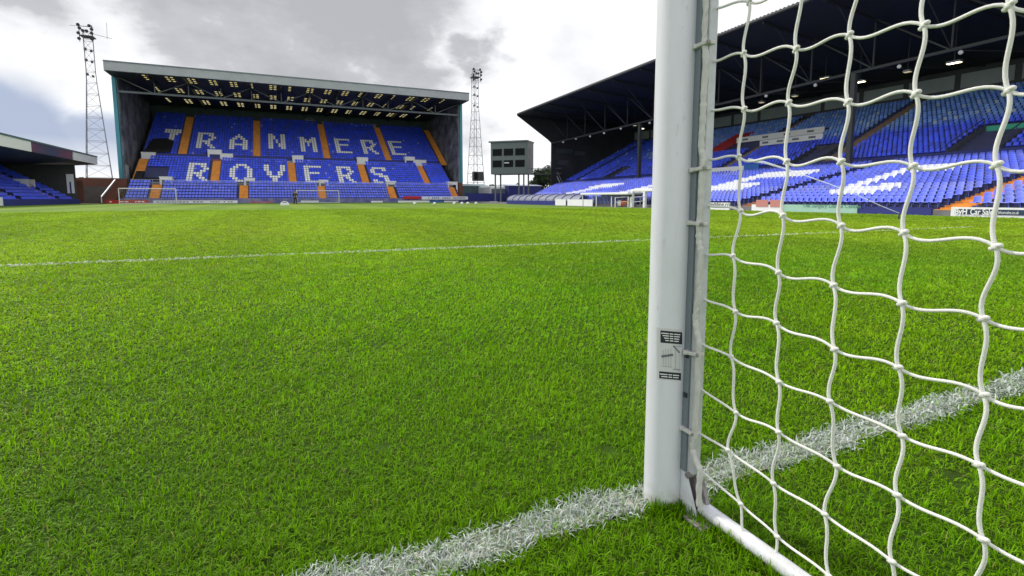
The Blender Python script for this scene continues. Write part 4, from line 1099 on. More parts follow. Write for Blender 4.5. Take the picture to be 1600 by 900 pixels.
YSE = 103.0; XF2 = on_y(124,318,YSE).x - .2; NR2 = 13
def lt(t, Y): return XF2-9.2*t, .35+5.1*t
tm = MB()
for i in range(NR2):
    xa = lt(i/NR2,0)[0]; xb_ = lt((i+1)/NR2,0)[0]; z = lt(i/(NR2-1),0)[1]; tm.box((xb_,YLN,-.04),(xa,YSE,z))
tm.box((X9,YLN,-.04),(XF2-9.2,YSE,5.4)); tm.build('terracing', M['dconc'], left)
MB().box((X9-.3,YLN,0),(X9,YLE,zb(YLE)-.9)).build('back_wall', mat('shed_wall',(.04,.045,.045),.8), left)
XE = on_y(118,280,YSE+.1).x
ew = MB(); ew.box((X9,YSE+.01,0),(XE,YSE+.3,zb(YSE)-.5)); ew.build('end_wall', mat('end_wall_grey',(.075,.075,.07),.85,noise=(.5,.6,(.045,.045,.045))), left)
for (a,b,c,d) in ((103,117,272,302),):
    P = on_y(a,c,YSE-.05); Q = on_y(b,d,YSE-.05); o = MB().box((P.x,YSE-.09,Q.z),(Q.x,YSE,P.z)).build('doorway', M['sign_white'], left)
    MB().box((P.x+.35,YSE-.12,Q.z),(Q.x-.35,YSE-.091,P.z-1.2)).build('door', M['blue'], o)
aisl = [on_x(12,300,XF2-3).y, 93.5]
sl = []
for i in range(NR2):
    for Y in np.arange(YLN+.5, YSE-.4, .52):
        if any(abs(Y-a) < .75 for a in (84.0, 96.5)): continue
        X = lt((i+.7)/NR2,0)[0]; z = lt(i/(NR2-1),0)[1]
        if X < XF2-9: continue
        sl.append((i,X,Y,z))
fl_ = [s for s in sl if s[0] == 0 and s[2] > 76][:100]; fset = set(fl_)
rest = [s for s in sl if s not in fset]
replicate('seats', SV, SF, [s[1:] for s in rest], math.pi/2, [blue(random.uniform(.75,1.1), .04+(.08 if s[0] < 4 else 0)) for s in rest], M['seat'], left, 'rows of blue tip-up seats', True)
for s in fl_: seat_individual(left, s[1:], math.pi/2, blue(1.0,.1))
for Y in (84.0,96.5):
    m_ = MB()
    for i in range(NR2): xa = lt(i/NR2,0)[0]; xb_ = lt((i+1)/NR2,0)[0]; z = lt(i/(NR2-1),0)[1]; m_.box((xb_+.005,Y-.55,z-.3),(xa+.004,Y+.55,z+.014))
    m_.build('stair_aisle', M['orange'] if Y > 90 else M['brownstep'], left)
    X, z = lt(.42,0); m_ = MB(); m_.box((X-1.4,Y-1.2,z),(X+.6,Y-1.05,z+1.1)); m_.box((X-1.4,Y+1.05,z),(X+.6,Y+1.2,z+1.1)); m_.build('stair_parapet', M['sign_white'], left)
MB().box((XF2+.1,YLN,-.04),(XF2+.35,YSE,.75)).build('front_wall', M['blue'], left)
MB().box((XF2+.36,on_x(-12,318,XF2+.36).y,.05),(XF2+.42,on_x(4,318,XF2+.36).y,1.0)).build('end_board', M['sign_white'], left)

# ================================================================== walls and low buildings in the corners
P = on_y(118,280,118); Q = on_y(192,280,118)
w = MB().box((P.x,118,0),(Q.x+1,118.4,hk(278,118,150))).build('brick_wall', M['brick']); tag(w, 'long red brick wall between the low left stand and the far stand', 'wall')
P = on_y(131,300,112); Q = on_y(178,300,112)
w = MB().box((P.x,112,0),(Q.x,112.3,hk(291,112,150))).build('block_wall', M['block']); tag(w, 'grey block wall in front of the red brick wall', 'wall')
P = on_y(118,300,108.5); w = MB().box((P.x-2,108.5,0),(on_y(130,300,108.5).x,108.8,hk(282,108.5,125))).build('brick_wall', M['brick']); tag(w, 'short brick wall at the end of the low left stand', 'wall')
sr = thing('stair_ramp', 'brick flanked stair with white handrail left of the far stand', 'stairs', tuple(on_y(172,316,107)))
A = on_y(166,315,106); B = on_y(187,289,111)
m_ = MB()
for i in range(9): t = i/9; c_ = A.lerp(B,t); m_.box((c_.x-.9,c_.y,-.04),(c_.x+.9,c_.y+.6,max(.1,c_.z)))
m_.build('step', M['brick'], sr); m_ = MB(); m_.bar(A+Vector((-.6,0,.8)),B+Vector((-.6,0,.9)),.16); m_.bar(A+Vector((-.6,0,-.2)),A+Vector((-.6,0,.8)),.12); m_.build('handrail', M['sign_white'], sr)

def tree(x, ytop, ybot, Y, wpx, label, seed, dark=1.0):
    rr_ = random.Random(seed); P = on_y(x, ytop, Y); H = P.z; w = wpx*(ray(x,300).y and (on_y(x+1,300,Y)-on_y(x,300,Y)).length)
    t = thing('tree', label, 'tree', (P.x,Y,0))
    tk = MB(); tk.tube([(P.x,Y,-.05),(P.x+.1,Y,H*.3),(P.x,Y,H*.75)],[.28,.2,.08],7)
    for k in range(6):
        a = rr_.uniform(0,6.28); z = H*rr_.uniform(.3,.6); tk.tube([(P.x,Y,z),(P.x+math.cos(a)*w*.35,Y+math.sin(a)*w*.35,z+H*.22)],[.09,.03],5)
    tk.build('trunk', M['bark'], t)
    n = 4200; lr = np.random.default_rng(seed); cl = [(lr.normal(0,.24)*w, lr.normal(0,.24)*w, H*lr.uniform(.22,.86), lr.uniform(.13,.26)*w) for _ in range(22)]
    vs = []; fs = []
    for k in range(n):
        c = cl[lr.integers(22)]; d = lr.normal(0,1,3); d /= np.linalg.norm(d); p = np.array([P.x+c[0],Y+c[1],c[2]]) + d*c[3]*lr.uniform(.5,1.05)
        p[2] = min(p[2], H); s_ = .28; a = lr.normal(0,1,3); a /= np.linalg.norm(a); b = np.cross(a, lr.normal(0,1,3)); b /= np.linalg.norm(b)
        o = len(vs); vs += [tuple(p-a*s_), tuple(p+b*s_*.5), tuple(p+a*s_), tuple(p-b*s_*.5)]; fs.append((o,o+1,o+2,o+3))
    m_ = MB(); m_.add(vs, fs); m_.build('crown', M['leaf'], t); return t
G = 'trees beyond the corner buildings'
tree(848,258,300,118,34,'bushy dark green tree touching the dark end wall of the main stand',31)
tree(838,270,300,121,20,'lower rounded tree just left of the tallest bushy tree',32)
tree(772,286,300,120,14,'small dark tree under the left edge of the control box',33)
for i, (x, yt, wd, lb) in enumerate(((128,272,8,'leftmost low tree over the brick wall'),(137,275,9,'low tree over the brick wall behind the middle of the left pylon'),(147,277,8,'lowest tree at the right foot of the left pylon'),(812,284,9,'small pale tree seen below the middle of the control box'),(800,286,8,'tiny tree behind the control box legs'))):
    tree(x, yt, 300, 128+i, wd, lb, 40+i)
# low buildings between far stand and main stand
def shed(x0, x1, y0, Y, dep, m_, label, roofm, name='low_building', rise=.5):
    P = on_y(x0,y0,Y); Q = on_y(x1,y0,Y); t = thing(name, label, 'building', ((P.x+Q.x)/2,Y,0))
    MB().box((P.x,Y,-.04),(Q.x,Y+dep,P.z-rise)).build('wall', m_, t)
    MB().prism([(Y-.2,P.z-rise),(Y+dep/2,P.z),(Y+dep+.2,P.z-rise),(Y+dep+.2,P.z-rise-.12),(Y-.2,P.z-rise-.12)],P.x-.2,Q.x+.2,'X').build('roof', roofm, t)
    return t, P, Q
tealwall = mat('teal_hoarding',(.09,.15,.16),.7,noise=(.5,.6,(.06,.09,.10)))
shed(722,764,286.5,122,9,tealwall,'long grey green shed behind the right pylon',mat('shed_roof',(.22,.30,.33),.6),rise=.6)
shed(795,846,287.5,112,6,M['blue'],'blue portable building under the control box',mat('pale_roof',(.35,.38,.5),.5),rise=.35)
w = MB().box((on_y(728,302,110).x,110,0),(on_y(790,302,110).x,110.3,hk(302,110,760))).build('blue_fence', M['blue']); tag(w,'dark blue hoarding fence at pitch level right of the far stand','fence')
w = MB().box((on_y(790,302,108.6).x,108.6,0),(on_y(834,302,108.6).x,108.9,hk(305,108.6,810))).build('dark_fence', mat('dark_panel',(.03,.03,.05),.7)); tag(w,'dark panel fence below the blue portable building','fence')
# coach
ch = thing('coach', 'white coach with grey windscreen parked beyond the blue fence', 'coach', tuple(on_y(781,318,114)))
P = on_y(766,290,114); Q = on_y(795,290,114); zc0, zc1 = .5, P.z
b = MB(); b.box((P.x,114,.45),(Q.x,124,zc1-.05)); bo = bevel(b.build('body', M['sign_white'], ch), .45, 4)
MB().box((P.x+.3,113.93,1.5),(Q.x-.3,113.99,zc1-.75)).build('windscreen', mat('coach_glass',(.16,.19,.21),.15), ch)
for sx in (P.x+.35, Q.x-.65): MB().tube([(sx,115.6,.48),(sx+.3,115.6,.48)],.48,16).build('wheel', M['tyre'], ch)
for sx in (P.x+.3, Q.x-.7): MB().box((sx,113.92,.8),(sx+.4,113.99,1.05)).build('headlight', M['globe'], ch)
# control box on legs
cb = thing('control_room', 'grey green two storey control box on stilts with six dark windows', 'control room', tuple(on_y(792,318,98)))
Zb = on_y(792,273,98).z; Zt = on_y(792,223,98).z; mp_ = (on_y(793,300,98)-on_y(792,300,98)).length
ang = math.atan2(-.62,-.785); nrm = Vector((-.38,-.925,0)); nrm.normalize(); tan = Vector((-nrm.y,nrm.x,0)); tan = Vector((.72,-.694,0)).normalized(); nrm = Vector((-.694,-.72,0))
cen = Vector((on_y(767,300,98).x,98,0)); WB = 51*mp_*1.05; DB = 4.2
Mx = Matrix(((tan.x,-nrm.x,0,cen.x),(tan.y,-nrm.y,0,cen.y),(0,0,1,0),(0,0,0,1)))
b = MB(); b.box((0,0,Zb),(WB,DB,Zt-.15),0,Mx); body = bevel(b.build('body', M['grey_clad'], cb), .03, 1)
b = MB(); b.box((-.35,-.35,Zt-.15),(WB+.1,DB+.2,Zt+.1),0,Mx); b.build('roof', M['steel'], cb)
hh = Zt-Zb
for r_ in range(2):
    for c_ in range(3):
        x0 = WB*(.06+.31*c_); z0 = Zb + hh*(.22+.35*r_)
        f_ = MB(); f_.box((x0-.06,-.06,z0-.06),(x0+WB*.245+.06,-.003,z0+hh*.20+.06),0,Mx); fo = f_.build('window', M['dsteel'], cb)
        p_ = MB(); p_.box((x0,-.09,z0),(x0+WB*.245,-.061,z0+hh*.20),0,Mx); p_.build('pane', M['glass'], fo)
b = MB(); b.box((WB*.37+.1,-.12,Zb+hh*.33),(WB*.37+1.1,-.095,Zb+hh*.36),0,Mx); b.build('blind', M['sign_white'], cb)
for z0 in (.22,.57): b = MB(); b.box((WB+.003,1.6,Zb+hh*z0),(WB+.05,2.9,Zb+hh*(z0+.24)),0,Mx); b.build('side_window', M['grey_clad'], cb)
for (lx,ly) in ((.8,.5),(WB-.9,.5),(.8,DB-.6),(WB-.9,DB-.6),(WB*.62,DB-.6)):
    b = MB(); b.box((lx-.13,ly-.13,-.05),(lx+.13,ly+.13,Zb),0,Mx); b.build('leg', M['steel'], cb)
b = MB(); b.box((WB,DB*.4,Zb-.1),(WB+6.5,DB*.4+1.4,Zb+.1),0,Mx); b.build('walkway', M['dsteel'], cb)
b = MB(); 
for yy_ in (0,1.3): MB().bar(Mx@Vector((WB,DB*.4+yy_,Zb+1.1)),Mx@Vector((WB+6.5,DB*.4+yy_,Zb+1.1)),.06).build('handrail', M['steel'], cb)
stl = MB(); Aa = Mx@Vector((WB+4.2,DB*.4+.6,Zb+1.6)); Bb = Mx@Vector((WB+6.6,DB*.4+.6,Zb-3.2))
for k in (-.5,.5): stl.bar(Aa+Vector((0,k,0)),Bb+Vector((0,k,0)),.12,.2); stl.bar(Aa+Vector((0,k,1)),Bb+Vector((0,k,1)),.07)
for i in range(10): c_ = Aa.lerp(Bb,i/10); stl.box((c_.x-.2,c_.y-.5,c_.z),(c_.x+.2,c_.y+.5,c_.z+.05))
stl.bar(Aa+Vector((1.1,0,-4.4)),Aa+Vector((1.1,0,4)),.07)
stl.build('staircase', M['gsteel'], cb)

# ------------------------------------------------------------------ floodlight pylons
def pylon(x, ytop, Y, wb, wt, label, leanpx=0, speaker=False):
    P = on_y(x, ytop, Y); H = P.z; t = thing('floodlight_pylon', label, 'floodlight', (P.x,Y,0), 'lattice floodlight pylons')
    lv = 15; zs = [H*(1-(1-i/lv)**1.12)*.965 for i in range(lv+1)]
    def hw(z): u = z/H; return (wb*(1-min(1,u/.72)) + wt*min(1,u/.72))/2
    m_ = MB(); rot = Matrix.Rotation(R(12),3,'Z')
    def cpt(i,z): s_ = [(-1,-1),(1,-1),(1,1),(-1,1)][i]; v = rot@Vector((s_[0]*hw(z),s_[1]*hw(z),0)); return Vector((P.x,Y,z))+v
    for i in range(4):
        m_ = MB()
        for k in range(lv): m_.bar(cpt(i,zs[k]),cpt(i,zs[k+1]),.12 if k < 9 else .10)
        m_.build('leg', M['gsteel'], t)
    m_ = MB()
    for k in range(lv+1):
        for i in range(4):
            if k: m_.bar(cpt(i,zs[k]),cpt((i+1)%4,zs[k]),.06)
            if k < lv: m_.bar(cpt(i,zs[k]),cpt((i+1)%4,zs[k+1]),.045)
    m_.build('bracing', M['gsteel'], t)
    pf = MB(); pf.box((P.x-1.1,Y-1.1,H*.935),(P.x+1.1,Y+1.1,H*.94))
    for sx in (-1.05,1.05): pf.bar((P.x+sx,Y-1.3,H*.90),(P.x+sx,Y-1.3,H*.995),.11)
    pf.bar((P.x-1.3,Y-1.3,H*.985),(P.x+1.3,Y-1.3,H*.985),.1); pf.build('platform', M['dsteel'], t)
    for (dx,dz) in ((-1.05,.99),(-.85,.972),(.75,.99),(1.1,.972),(-1.1,.945),(1.05,.95),(-.35,.96),(.25,.96),(-1.05,.915),(1.05,.918)):
        m_ = MB(); c_ = Vector((P.x+dx,Y-1.55,H*dz)); m_.tube([c_,c_+Vector((.04,-.3,-.1))],[.16,.32],10); m_.ball(c_,.17,seg=8); m_.build('floodlamp', M['dsteel'], t)
    for dz in (.72,.80,.86): 
        m_ = MB(); m_.box((P.x-.7,Y-.8,H*dz),(P.x-.25,Y-.4,H*dz+.45)); m_.box((P.x+.3,Y-.8,H*dz-.3),(P.x+.65,Y-.4,H*dz+.1)); m_.build('junction_box', M['dsteel'], t)
    if speaker:
        m_ = MB(); m_.box((P.x-1.5,Y-2.2,H*.155),(P.x+1.5,Y-1.2,H*.225)); o = m_.build('equipment_cabinet', M['dsteel'], t); MB().box((P.x-1.25,Y-2.24,H*.165),(P.x-.2,Y-2.203,H*.215)).build('cabinet_door', M['glass'], o)
    else:
        m_ = MB(); m_.bar((P.x+1.2,Y-1,H*.95),(P.x+4.2,Y-1,H*.935),.06); m_.bar((P.x+3.4,Y-1,H*.93),(P.x+3.5,Y-1,H*1.02),.05); m_.bar((P.x-2.6,Y-1,H*.985),(P.x-1,Y-1,H*.985),.05); m_.build('aerial', M['dsteel'], t)
    return t
pylon(136, 40, 135, 4.9, 1.5, 'tall lattice floodlight pylon behind the low left stand')
pylon(742, 108, 134, 3.9, 1.35, 'lattice floodlight pylon between the far stand and the control box', speaker=True)

# ------------------------------------------------------------------ far goals
def far_goal(xl, xr, ytop, ybot, Y, label, depth=2.0):
    P = on_y(xl, ybot, Y); Q = on_y(xr, ybot, Y); z = on_y(xl, ytop, Y).z
    t = thing('football_goal', label, 'goal', (P.x,Y,0))
    for X in (P.x,Q.x): MB().tube([(X,Y,0),(X,Y,z)],.075,10).build('post', M['white'], t)
    MB().tube([(P.x,Y,z),(Q.x,Y,z)],.075,10).build('crossbar', M['white'], t)
    nm = MB(); gap = .24
    for X in np.arange(P.x,Q.x+.01,gap): nm.bar((X,Y,z),(X,Y+depth*.5,z),.012); nm.bar((X,Y+depth*.5,z),(X,Y+depth,0.02),.012)
    for k in range(11): t_ = k/10; nm.bar((P.x,Y+depth*(.5+.5*t_),z*(1-t_)+.02),(Q.x,Y+depth*(.5+.5*t_),z*(1-t_)+.02),.012)
    nm.build('net', mat('pale_net',(.6,.63,.68),.8), t)
    fr_ = MB(); fr_.tube([(P.x,Y,.05),(P.x,Y+depth,.05),(Q.x,Y+depth,.05),(Q.x,Y,.05)],.05,8); fr_.build('ground_frame', M['white'], t)
far_goal(187,276,294.5,320.5,94.8,'white training goal standing left of centre at the far end')
far_goal(464,530,297.5,318.5,98.2,'white match goal at the far end beside the walking man')

# ------------------------------------------------------------------ person walking
Pp = on_z(461.5, 320.3, 0)
def person(P):
    t = None
    J = {'pel':(0,0,.93),'sp':(0,0,1.15),'ch':(0,0,1.38),'nk':(0,-.01,1.50),'hd':(0,-.02,1.60),'ht':(0,-.01,1.74),
         'shl':(-.19,0,1.42),'ell':(-.25,.04,1.14),'hal':(-.23,-.06,.92),'hfl':(-.23,-.08,.82),'shr':(.19,0,1.42),'elr':(.25,-.02,1.15),'har':(.22,-.13,.95),'hfr':(.22,-.16,.86),
         'hpl':(-.10,0,.88),'knl':(-.12,-.05,.50),'anl':(-.14,.06,.10),'tol':(-.15,-.12,.03),'hpr':(.10,0,.88),'knr':(.13,-.08,.50),'anr':(.15,-.02,.10),'tor':(.16,-.20,.03)}
    E = [('pel','sp'),('sp','ch'),('ch','nk'),('nk','hd'),('hd','ht'),('ch','shl'),('shl','ell'),('ell','hal'),('hal','hfl'),('ch','shr'),('shr','elr'),('elr','har'),('har','hfr'),
         ('pel','hpl'),('hpl','knl'),('knl','anl'),('anl','tol'),('pel','hpr'),('hpr','knr'),('knr','anr'),('anr','tor')]
    Rr = {'pel':.15,'sp':.14,'ch':.16,'nk':.06,'hd':.095,'ht':.07,'shl':.075,'ell':.05,'hal':.036,'hfl':.035,'shr':.075,'elr':.05,'har':.036,'hfr':.035,'hpl':.10,'knl':.068,'anl':.045,'tol':.04,'hpr':.10,'knr':.068,'anr':.045,'tor':.04}
    def skin(names, edges, name, m_, parent, grow=0.0):
        me = bpy.data.meshes.new(name); idx = {n:i for i,n in enumerate(names)}
        me.from_pydata([Vector(J[n]) for n in names], [(idx[a],idx[b]) for a,b in edges], []); o = bpy.data.objects.new(name, me); COL.objects.link(o)
        me.materials.append(m_); md = o.modifiers.new('skin','SKIN'); md.use_smooth_shade = True
        for n in names: sv = me.skin_vertices[0].data[idx[n]]; sv.radius = (Rr[n]+grow, (Rr[n]+grow)*.85)
        me.skin_vertices[0].data[0].use_root = True
        s_ = o.modifiers.new('sub','SUBSURF'); s_.levels = 1; s_.render_levels = 2
        if parent: o.parent = parent
        return o
    body = skin(list(J), E, 'person', M['skin'], None)
    body.location = P; body.rotation_euler.z = R(20); body.scale = (1.1,1.1,1.08)
    tag(body, 'person in a dark jacket and dark trousers walking near the far goal', 'person')
    j = ['ch','sp','pel','shl','ell','hal','shr','elr','har']; skin(j, [e for e in E if e[0] in j and e[1] in j], 'jacket', M['grey_cloth'], body, .018)
    j = ['pel','hpl','knl','anl','hpr','knr','anr']; skin(j, [e for e in E if e[0] in j and e[1] in j], 'trousers', M['dark_cloth'], body, .018)
    h = MB(); h.ball((0,.015,1.69),.105,sc=(.95,1.05,.8)); h.build('hair', M['hair'], None).parent = body
person(Pp)

# balls
for i, (x, y, lb) in enumerate(((648,320.6,'leftmost white ball on the grass before the far stand'),(679,320.8,'second white ball from the left, near the far touchline boards'),(710,320.3,'white ball below the right corner of the far stand'),(722,320.5,'white ball between two others near the right pylon'),(731,320.2,'white ball on the grass straight below the right pylon'),(744,320.2,'rightmost white ball in the row by the right pylon'))):
    P = on_z(x,y,0); tag(MB().ball((P.x,P.y,.2),.2,seg=14).build('football', M['ballwhite']), lb, 'ball', 'balls lying near the far touchline')
P = on_z(445,321,0); m_ = MB(); m_.box((P.x-.5,P.y-.2,0),(P.x+.5,P.y+.2,.3)); m_.tube([(P.x-.4,P.y,.3),(P.x-.2,P.y,.45),(P.x+.2,P.y,.45),(P.x+.4,P.y,.3)],.04,6); tag(bevel(m_.build('kit_bag', M['sign_white']),.08,3),'small white kit bag on the grass left of the walking person','bag')

# ------------------------------------------------------------------ perimeter boards
def text_on(name, body, size, loc, rot, m_, parent, ext=.004, font_w=None):
    c = bpy.data.curves.new(name,'FONT'); c.body = body; c.size = size; c.extrude = ext; c.align_x = 'CENTER'; c.align_y = 'CENTER'
    if font_w: c.offset = font_w
    o = bpy.data.objects.new(name, c); me = None
    COL.objects.link(o); bpy.context.view_layer.update()
    me = bpy.data.meshes.new_from_object(o.evaluated_get(bpy.context.evaluated_depsgraph_get())); bpy.data.objects.remove(o)
    me.materials.clear(); me.materials.append(m_)
    n = link(name, me, parent); n.location = loc; n.rotation_euler = rot
    n.matrix_parent_inverse = Matrix.Translation(-parent.location) if parent else Matrix()
    return n
def board_y(x0, x1, y0, y1, Y, m_, label, marks=None):
    P = on_y(x0,y1,Y); Q = on_y(x1,y0,Y); zt_ = on_y((x0+x1)/2,y0,Y).z; zb_ = max(0,on_y((x0+x1)/2,y1,Y).z)
    t = thing('advertising_board', label, 'advertising board', ((P.x+Q.x)/2,Y,0))
    MB().box((P.x,Y-.05,zb_),(Q.x,Y+.05,zt_)).build('panel', m_, t)
    l_ = MB()
    for X in (P.x+.3,Q.x-.3): l_.bar((X,Y+.05,0),(X,Y+.5,0.03),.06); l_.bar((X,Y+.48,0),(X,Y+.06,zt_*.8),.05)
    l_.build('support', M['steel'], t)
    if marks:
        d_ = MB(); r_ = random.Random(int(x0)); X = P.x+.4
        while X < Q.x-.6:
            w_ = r_.uniform(.2,.5)
            if r_.random() < .7: d_.box((X,Y-.075,zb_+(zt_-zb_)*.35),(X+w_,Y-.051,zb_+(zt_-zb_)*.68))
            X += w_+.12
        d_.build('print', marks, t)
    return t
board_y(167,232,312.5,320.2,101.8,M['sign_red'],'red board with white print behind the left training goal',M['sign_white'])
board_y(240,371,313.2,319.8,102.4,M['sign_white'],'longest white board behind the right half of the training goal',M['gsteel'])
board_y(391,426,314.5,318.4,102.6,mat('sign_pinkred',(.45,.10,.14),.5,noise=(1,.6,(.3,.3,.6))),'small red and blue board left of the walking person')
board_y(470,498,313.5,318.6,102.4,M['sign_white'],'white board inside the outline of the far match goal')
board_y(580,598,313.8,318.4,102.4,M['sign_white'],'short white board right of the far match goal')
board_y(622,671,313.5,319.2,101.6,M['sign_white'],'white board at the right end of the far touchline')
board_y(672,693,313.8,318.8,101.7,M['sign_blue'],'blue board between two white boards at the far right corner')
board_y(694,716,313.8,318.8,101.6,M['sign_white'],'small white board beside the blue board at the far right corner')
board_y(630,657,306.5,311,103.3,M['sign_red'],'raised red board above the white boards, right of centre')
board_y(659,731,307,311.8,103.3,M['sign_white'],'raised long pale board above the blue board, right end',M['sign_blue'])
board_y(765,777,314.5,319.5,96,M['sign_white'],'small white panel on the grass edge under the control box')
board_y(776,790,317.5,320.5,93,M['sign_white'],'low white board right of the small white panel')
def board_x(x0, x1, h, X, m_, label, z0=.05, sub=None):
    Ya = on_x(x0,325,X).y; Yb = on_x(x1,325,X).y; t = thing('advertising_board', label, 'advertising board', (X,(Ya+Yb)/2,0))
    MB().box((X-.05,Yb,z0),(X+.05,Ya,z0+h)).build('panel', m_, t)
    l_ = MB()
    for Y in (Ya-.2,Yb+.2): l_.bar((X+.05,Y,0),(X+.5,Y,0.03),.06); l_.bar((X+.48,Y,0),(X+.06,Y,h*.8),.05)
    l_.build('support', M['steel'], t)
    return t, Ya, Yb
XH = XFr
def hpx(x, y0, y1, X): return on_x(x,y0,X).z - on_x(x,y1,X).z
t, Ya, Yb = board_x(1487,1640,hpx(1500,325,339.5,XH),XH-.4,M['sign_white'],'white framed navy car sales board at the right edge behind the net',.0)
h = hpx(1500,325,339.5,XH); MB().box((XH-.475,Yb+.2,.12),(XH-.452,Ya-.18,h-.10)).build('printed_face', M['sign_navy'], t)
def ylab(x): return on_x(x,332,XH-.49).y
for body_, xa_, xb_, sz_, off_ in (('ByH',1492,1511,.42,.012),('Car Sales',1516,1556,.40,.008),('bhcarsales.co.uk',1560,1592,.2,0)):
    o = text_on('lettering',body_,sz_,(XH-.49,(ylab(xa_)+ylab(xb_))/2,h/2),(math.pi/2,0,-math.pi/2),M['sign_white'],t,font_w=off_)
    w0 = max(v.co.x for v in o.data.vertices)-min(v.co.x for v in o.data.vertices); o.scale.x = abs(ylab(xa_)-ylab(xb_))/w0
t, Ya, Yb = board_x(1226,1340,hpx(1300,321,333,XH),XH,M['sign_mint'],'mint green surgery board between the white board and the blue wall',.0)
text_on('lettering','The Surgery Dental Centre',.34,(XH-.06,(Ya+Yb)/2-.8,.42),(math.pi/2,0,-math.pi/2),mat('mint_print',(.10,.30,.22),.5),t)
t, Ya, Yb = board_x(1175,1225,hpx(1200,321,331,XH),XH,M['sign_white'],'white board with red marks left of the mint green board',.0)
m_ = MB()
for q in (.15,.6): Y = Ya+(Yb-Ya)*q; m_.box((XH-.08,Y-1,.3),(XH-.051,Y,.8))
m_.build('print', mat('pale_red',(.6,.25,.22),.5), t)
t, Ya, Yb = board_x(1104,1140,hpx(1120,318,329,XH),XH,M['sign_white'],'white board with black web address just right of the goalpost',.0)
text_on('lettering','wedding.com',.5,(XH-.06,(Ya+Yb)/2-.3,.42),(math.pi/2,0,-math.pi/2),M['dsteel'],t)
for (a,b,lb) in ((868,884,'short white board by the clear shelter at the far end of the right touchline'),(887,926,'long white board before the open canopy shelter')):
    board_x(a,b,.75,XH,M['sign_white'],lb,.0)
w = MB().box((XH,on_x(1455,326,XH).y,0),(XH+.2,on_x(1341,326,XH).y,hpx(1400,322.5,334,XH))).build('blue_wall', M['blue']); tag(w,'low dark blue wall at pitch side between two boards','wall')
w = MB().box((XH+.6,8,-.04),(XH+.8,YE,.28)).build('kerb_wall', M['concrete']); tag(w,'low concrete kerb wall under the front row of the right stand','wall')
struct(MB().quad((XR+.6,8,-.02),(XH+.6,8,-.02),(XH+.6,101,-.02),(XR+.6,101,-.02)).build('touchline_path', M['concrete']))

# ------------------------------------------------------------------ dugout shelter, canopy, tunnel, roller
sh = thing('dugout', 'long clear curved dugout shelter with blue hoops below the dark end wall', 'dugout', (XH+1,70,0))
XD = XH+.2; Yd0 = on_x(905,318,XD).y; Yd1 = on_x(792,318,XD).y; n_ = 9; zd = on_x(850,303.5,XD+1).z
def arc(Y, k=8): return [(XD+1.9-1.9*math.cos(a), Y, .55+(zd-.55)*math.sin(a)) for a in np.linspace(0,math.pi/2,k)]
m_ = MB(); k = 8
for a, b in ((Yd0,Yd1),):
    A1, B1 = arc(a), arc(b); m_.add(A1+B1,[(i,i+1,k+i+1,k+i) for i in range(k-1)],0,True)
m_.build('clear_cover', M['perspex'], sh)
for Y in np.linspace(Yd0,Yd1,11):
    m_ = MB(); m_.tube([Vector(p)+Vector((-.02,0,.02)) for p in arc(Y)],.06,6); m_.build('hoop', M['blue'], sh)
MB().box((XD-.05,Yd0,0),(XD+.05,Yd1,.55)).build('base_panel', M['blue'], sh)
bmx = MB()
for Y in np.arange(Yd0+.5,Yd1,.6): bmx.box((XD+1.2,Y,.3),(XD+1.6,Y+.45,.75)); bmx.box((XD+1.55,Y,.7),(XD+1.65,Y+.45,1.15))
bmx.build('bench_seats', mat('bench_blue',(.05,.07,.4),.5), sh)
cn = thing('shelter', 'open technical area shelter with flat white canopy on thin posts', 'shelter', tuple(on_x(950,318,XH+.3)))
YA, YB = on_x(910,305,XH).y, on_x(985,305,XH).y; zc = on_x(950,302.5,XH).z
bevel(MB().box((XH-.3,YB,zc-.12),(XH+1.6,YA,zc+.1)).build('canopy', M['sign_white'], cn),.05)
MB().box((XH-.2,YB,zc-.28),(XH+1.5,YB+(YA-YB)*.55,zc-.12)).build('canopy_lining', M['dsteel'], cn)
for Y in np.linspace(YB+.2,YA-.2,4): 
    for X in (XH-.1,XH+1.4): MB().bar((X,Y,0),(X,Y,zc-.12),.08).build('post', M['sign_white'], cn)
m_ = MB()
for Y in np.arange(YB+.6,YA-.5,.7): m_.box((XH+.9,Y,.25),(XH+1.3,Y+.5,.6)); m_.box((XH+1.25,Y,.6),(XH+1.35,Y+.5,1.1))
m_.build('bench_seats', mat('bench_pale',(.25,.28,.6),.5), cn)
tn = thing('players_tunnel', 'white framed players tunnel with dark blue doorway beside the goalpost', 'tunnel', tuple(on_x(1003,322,XH)))
YA, YB = on_x(983,318,XH).y, on_x(1030,318,XH).y; zt_ = on_x(1003,296,XH).z
m_ = MB(); m_.box((XH+.2,YB,zt_-.2),(XH+4,YA,zt_+.05)); bevel(m_.build('roof', M['sign_white'], tn),.04)
for Y in (YA-.1,YB+(YA-YB)*.55,YB+.1): MB().box((XH+.2,Y-.12,0),(XH+.45,Y+.12,zt_-.2)).build('pillar', M['sign_white'], tn)
MB().box((XH+.9,YB,0),(XH+1.0,YB+(YA-YB)*.5,zt_-.2)).build('doorway', M['blue'], tn)
m_ = MB()
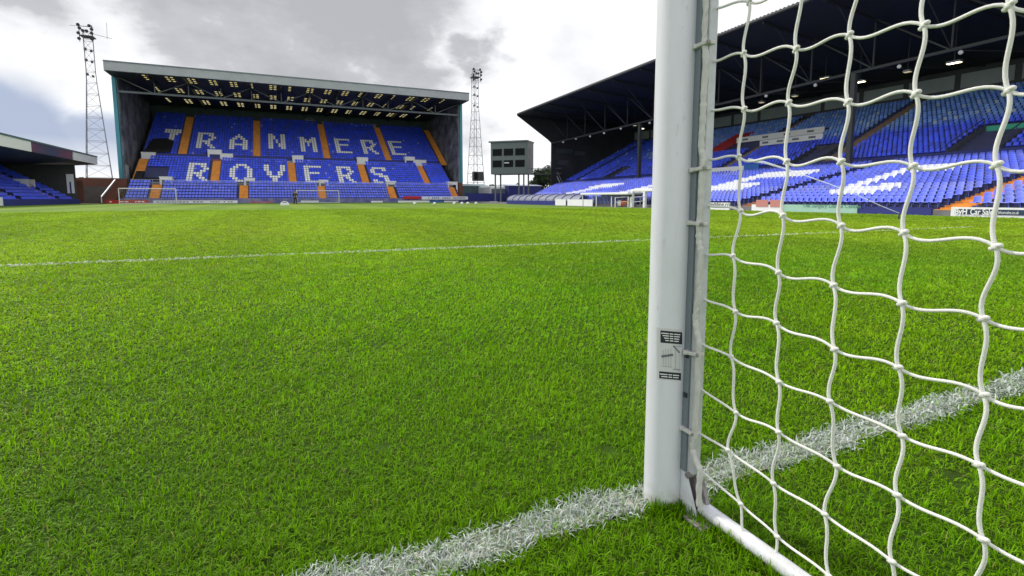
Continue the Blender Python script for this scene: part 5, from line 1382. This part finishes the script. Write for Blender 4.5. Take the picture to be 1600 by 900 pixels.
for dz in (.5,.95): m_.bar((XH-1.4,YA+.4,dz),(XH+.2,YA+.4,dz+.1),.05); m_.bar((XH-1.4,YB+(YA-YB)*.55,dz),(XH+.2,YB+(YA-YB)*.55,dz+.15),.05)
for YY in (YA+.4,YB+(YA-YB)*.55): m_.bar((XH-1.4,YY,0),(XH-1.4,YY,1.0),.06)
m_.build('handrail', M['sign_white'], tn)
P = on_z(979,323.3,0); rl = thing('line_roller', 'orange roll with pale end lying by the players tunnel', 'roll', tuple(P))
d_ = Vector((.7,-.7,0)); MB().tube([P+Vector((0,0,.38))-d_*.55,P+Vector((0,0,.38))+d_*.95],.36,20).build('roll', M['orange_plastic'], rl)
MB().tube([P+Vector((0,0,.38))-d_*.9,P+Vector((0,0,.38))-d_*.551],[.30,.37],20).build('end_cap', M['sign_white'], rl)

# ------------------------------------------------------------------ sprinkler jet in front of the right stand
jm = bpy.data.materials.new('water'); jm.use_nodes = True; t_ = jm.node_tree; b = t_.nodes['Principled BSDF']; b.inputs['Base Color'].default_value = (.85,.9,.95,1); b.inputs['Roughness'].default_value = .3
tr_ = t_.nodes.new('ShaderNodeBsdfTransparent'); ms = t_.nodes.new('ShaderNodeMixShader'); ms.inputs[0].default_value = .38
t_.links.new(tr_.outputs[0], ms.inputs[1]); t_.links.new(b.outputs[0], ms.inputs[2]); t_.links.new(ms.outputs[0], t_.nodes['Material Output'].inputs[0])
pj = [on_x(x,y,24) for x,y in ((1405,333),(1375,321),(1340,305),(1300,289),(1260,275),(1225,263),(1195,254),(1170,250))]
m_ = MB(); m_.tube(pj,[.012,.016,.02,.026,.034,.045,.07,.10],8); jt = m_.build('water_jet', jm); jt['kind'] = 'stuff'; jt['label'] = 'thin arc of sprinkler water across the right stand'
hd = on_x(1405,334,24); m_ = MB(); m_.tube([(hd.x,hd.y,0),(hd.x,hd.y,hd.z-.02)],.03,8); m_.tube([(hd.x,hd.y,hd.z-.03),pj[0]],[.03,.015],8); tag(m_.build('sprinkler', M['dsteel']),'small pop up sprinkler at the start of the water arc','sprinkler')
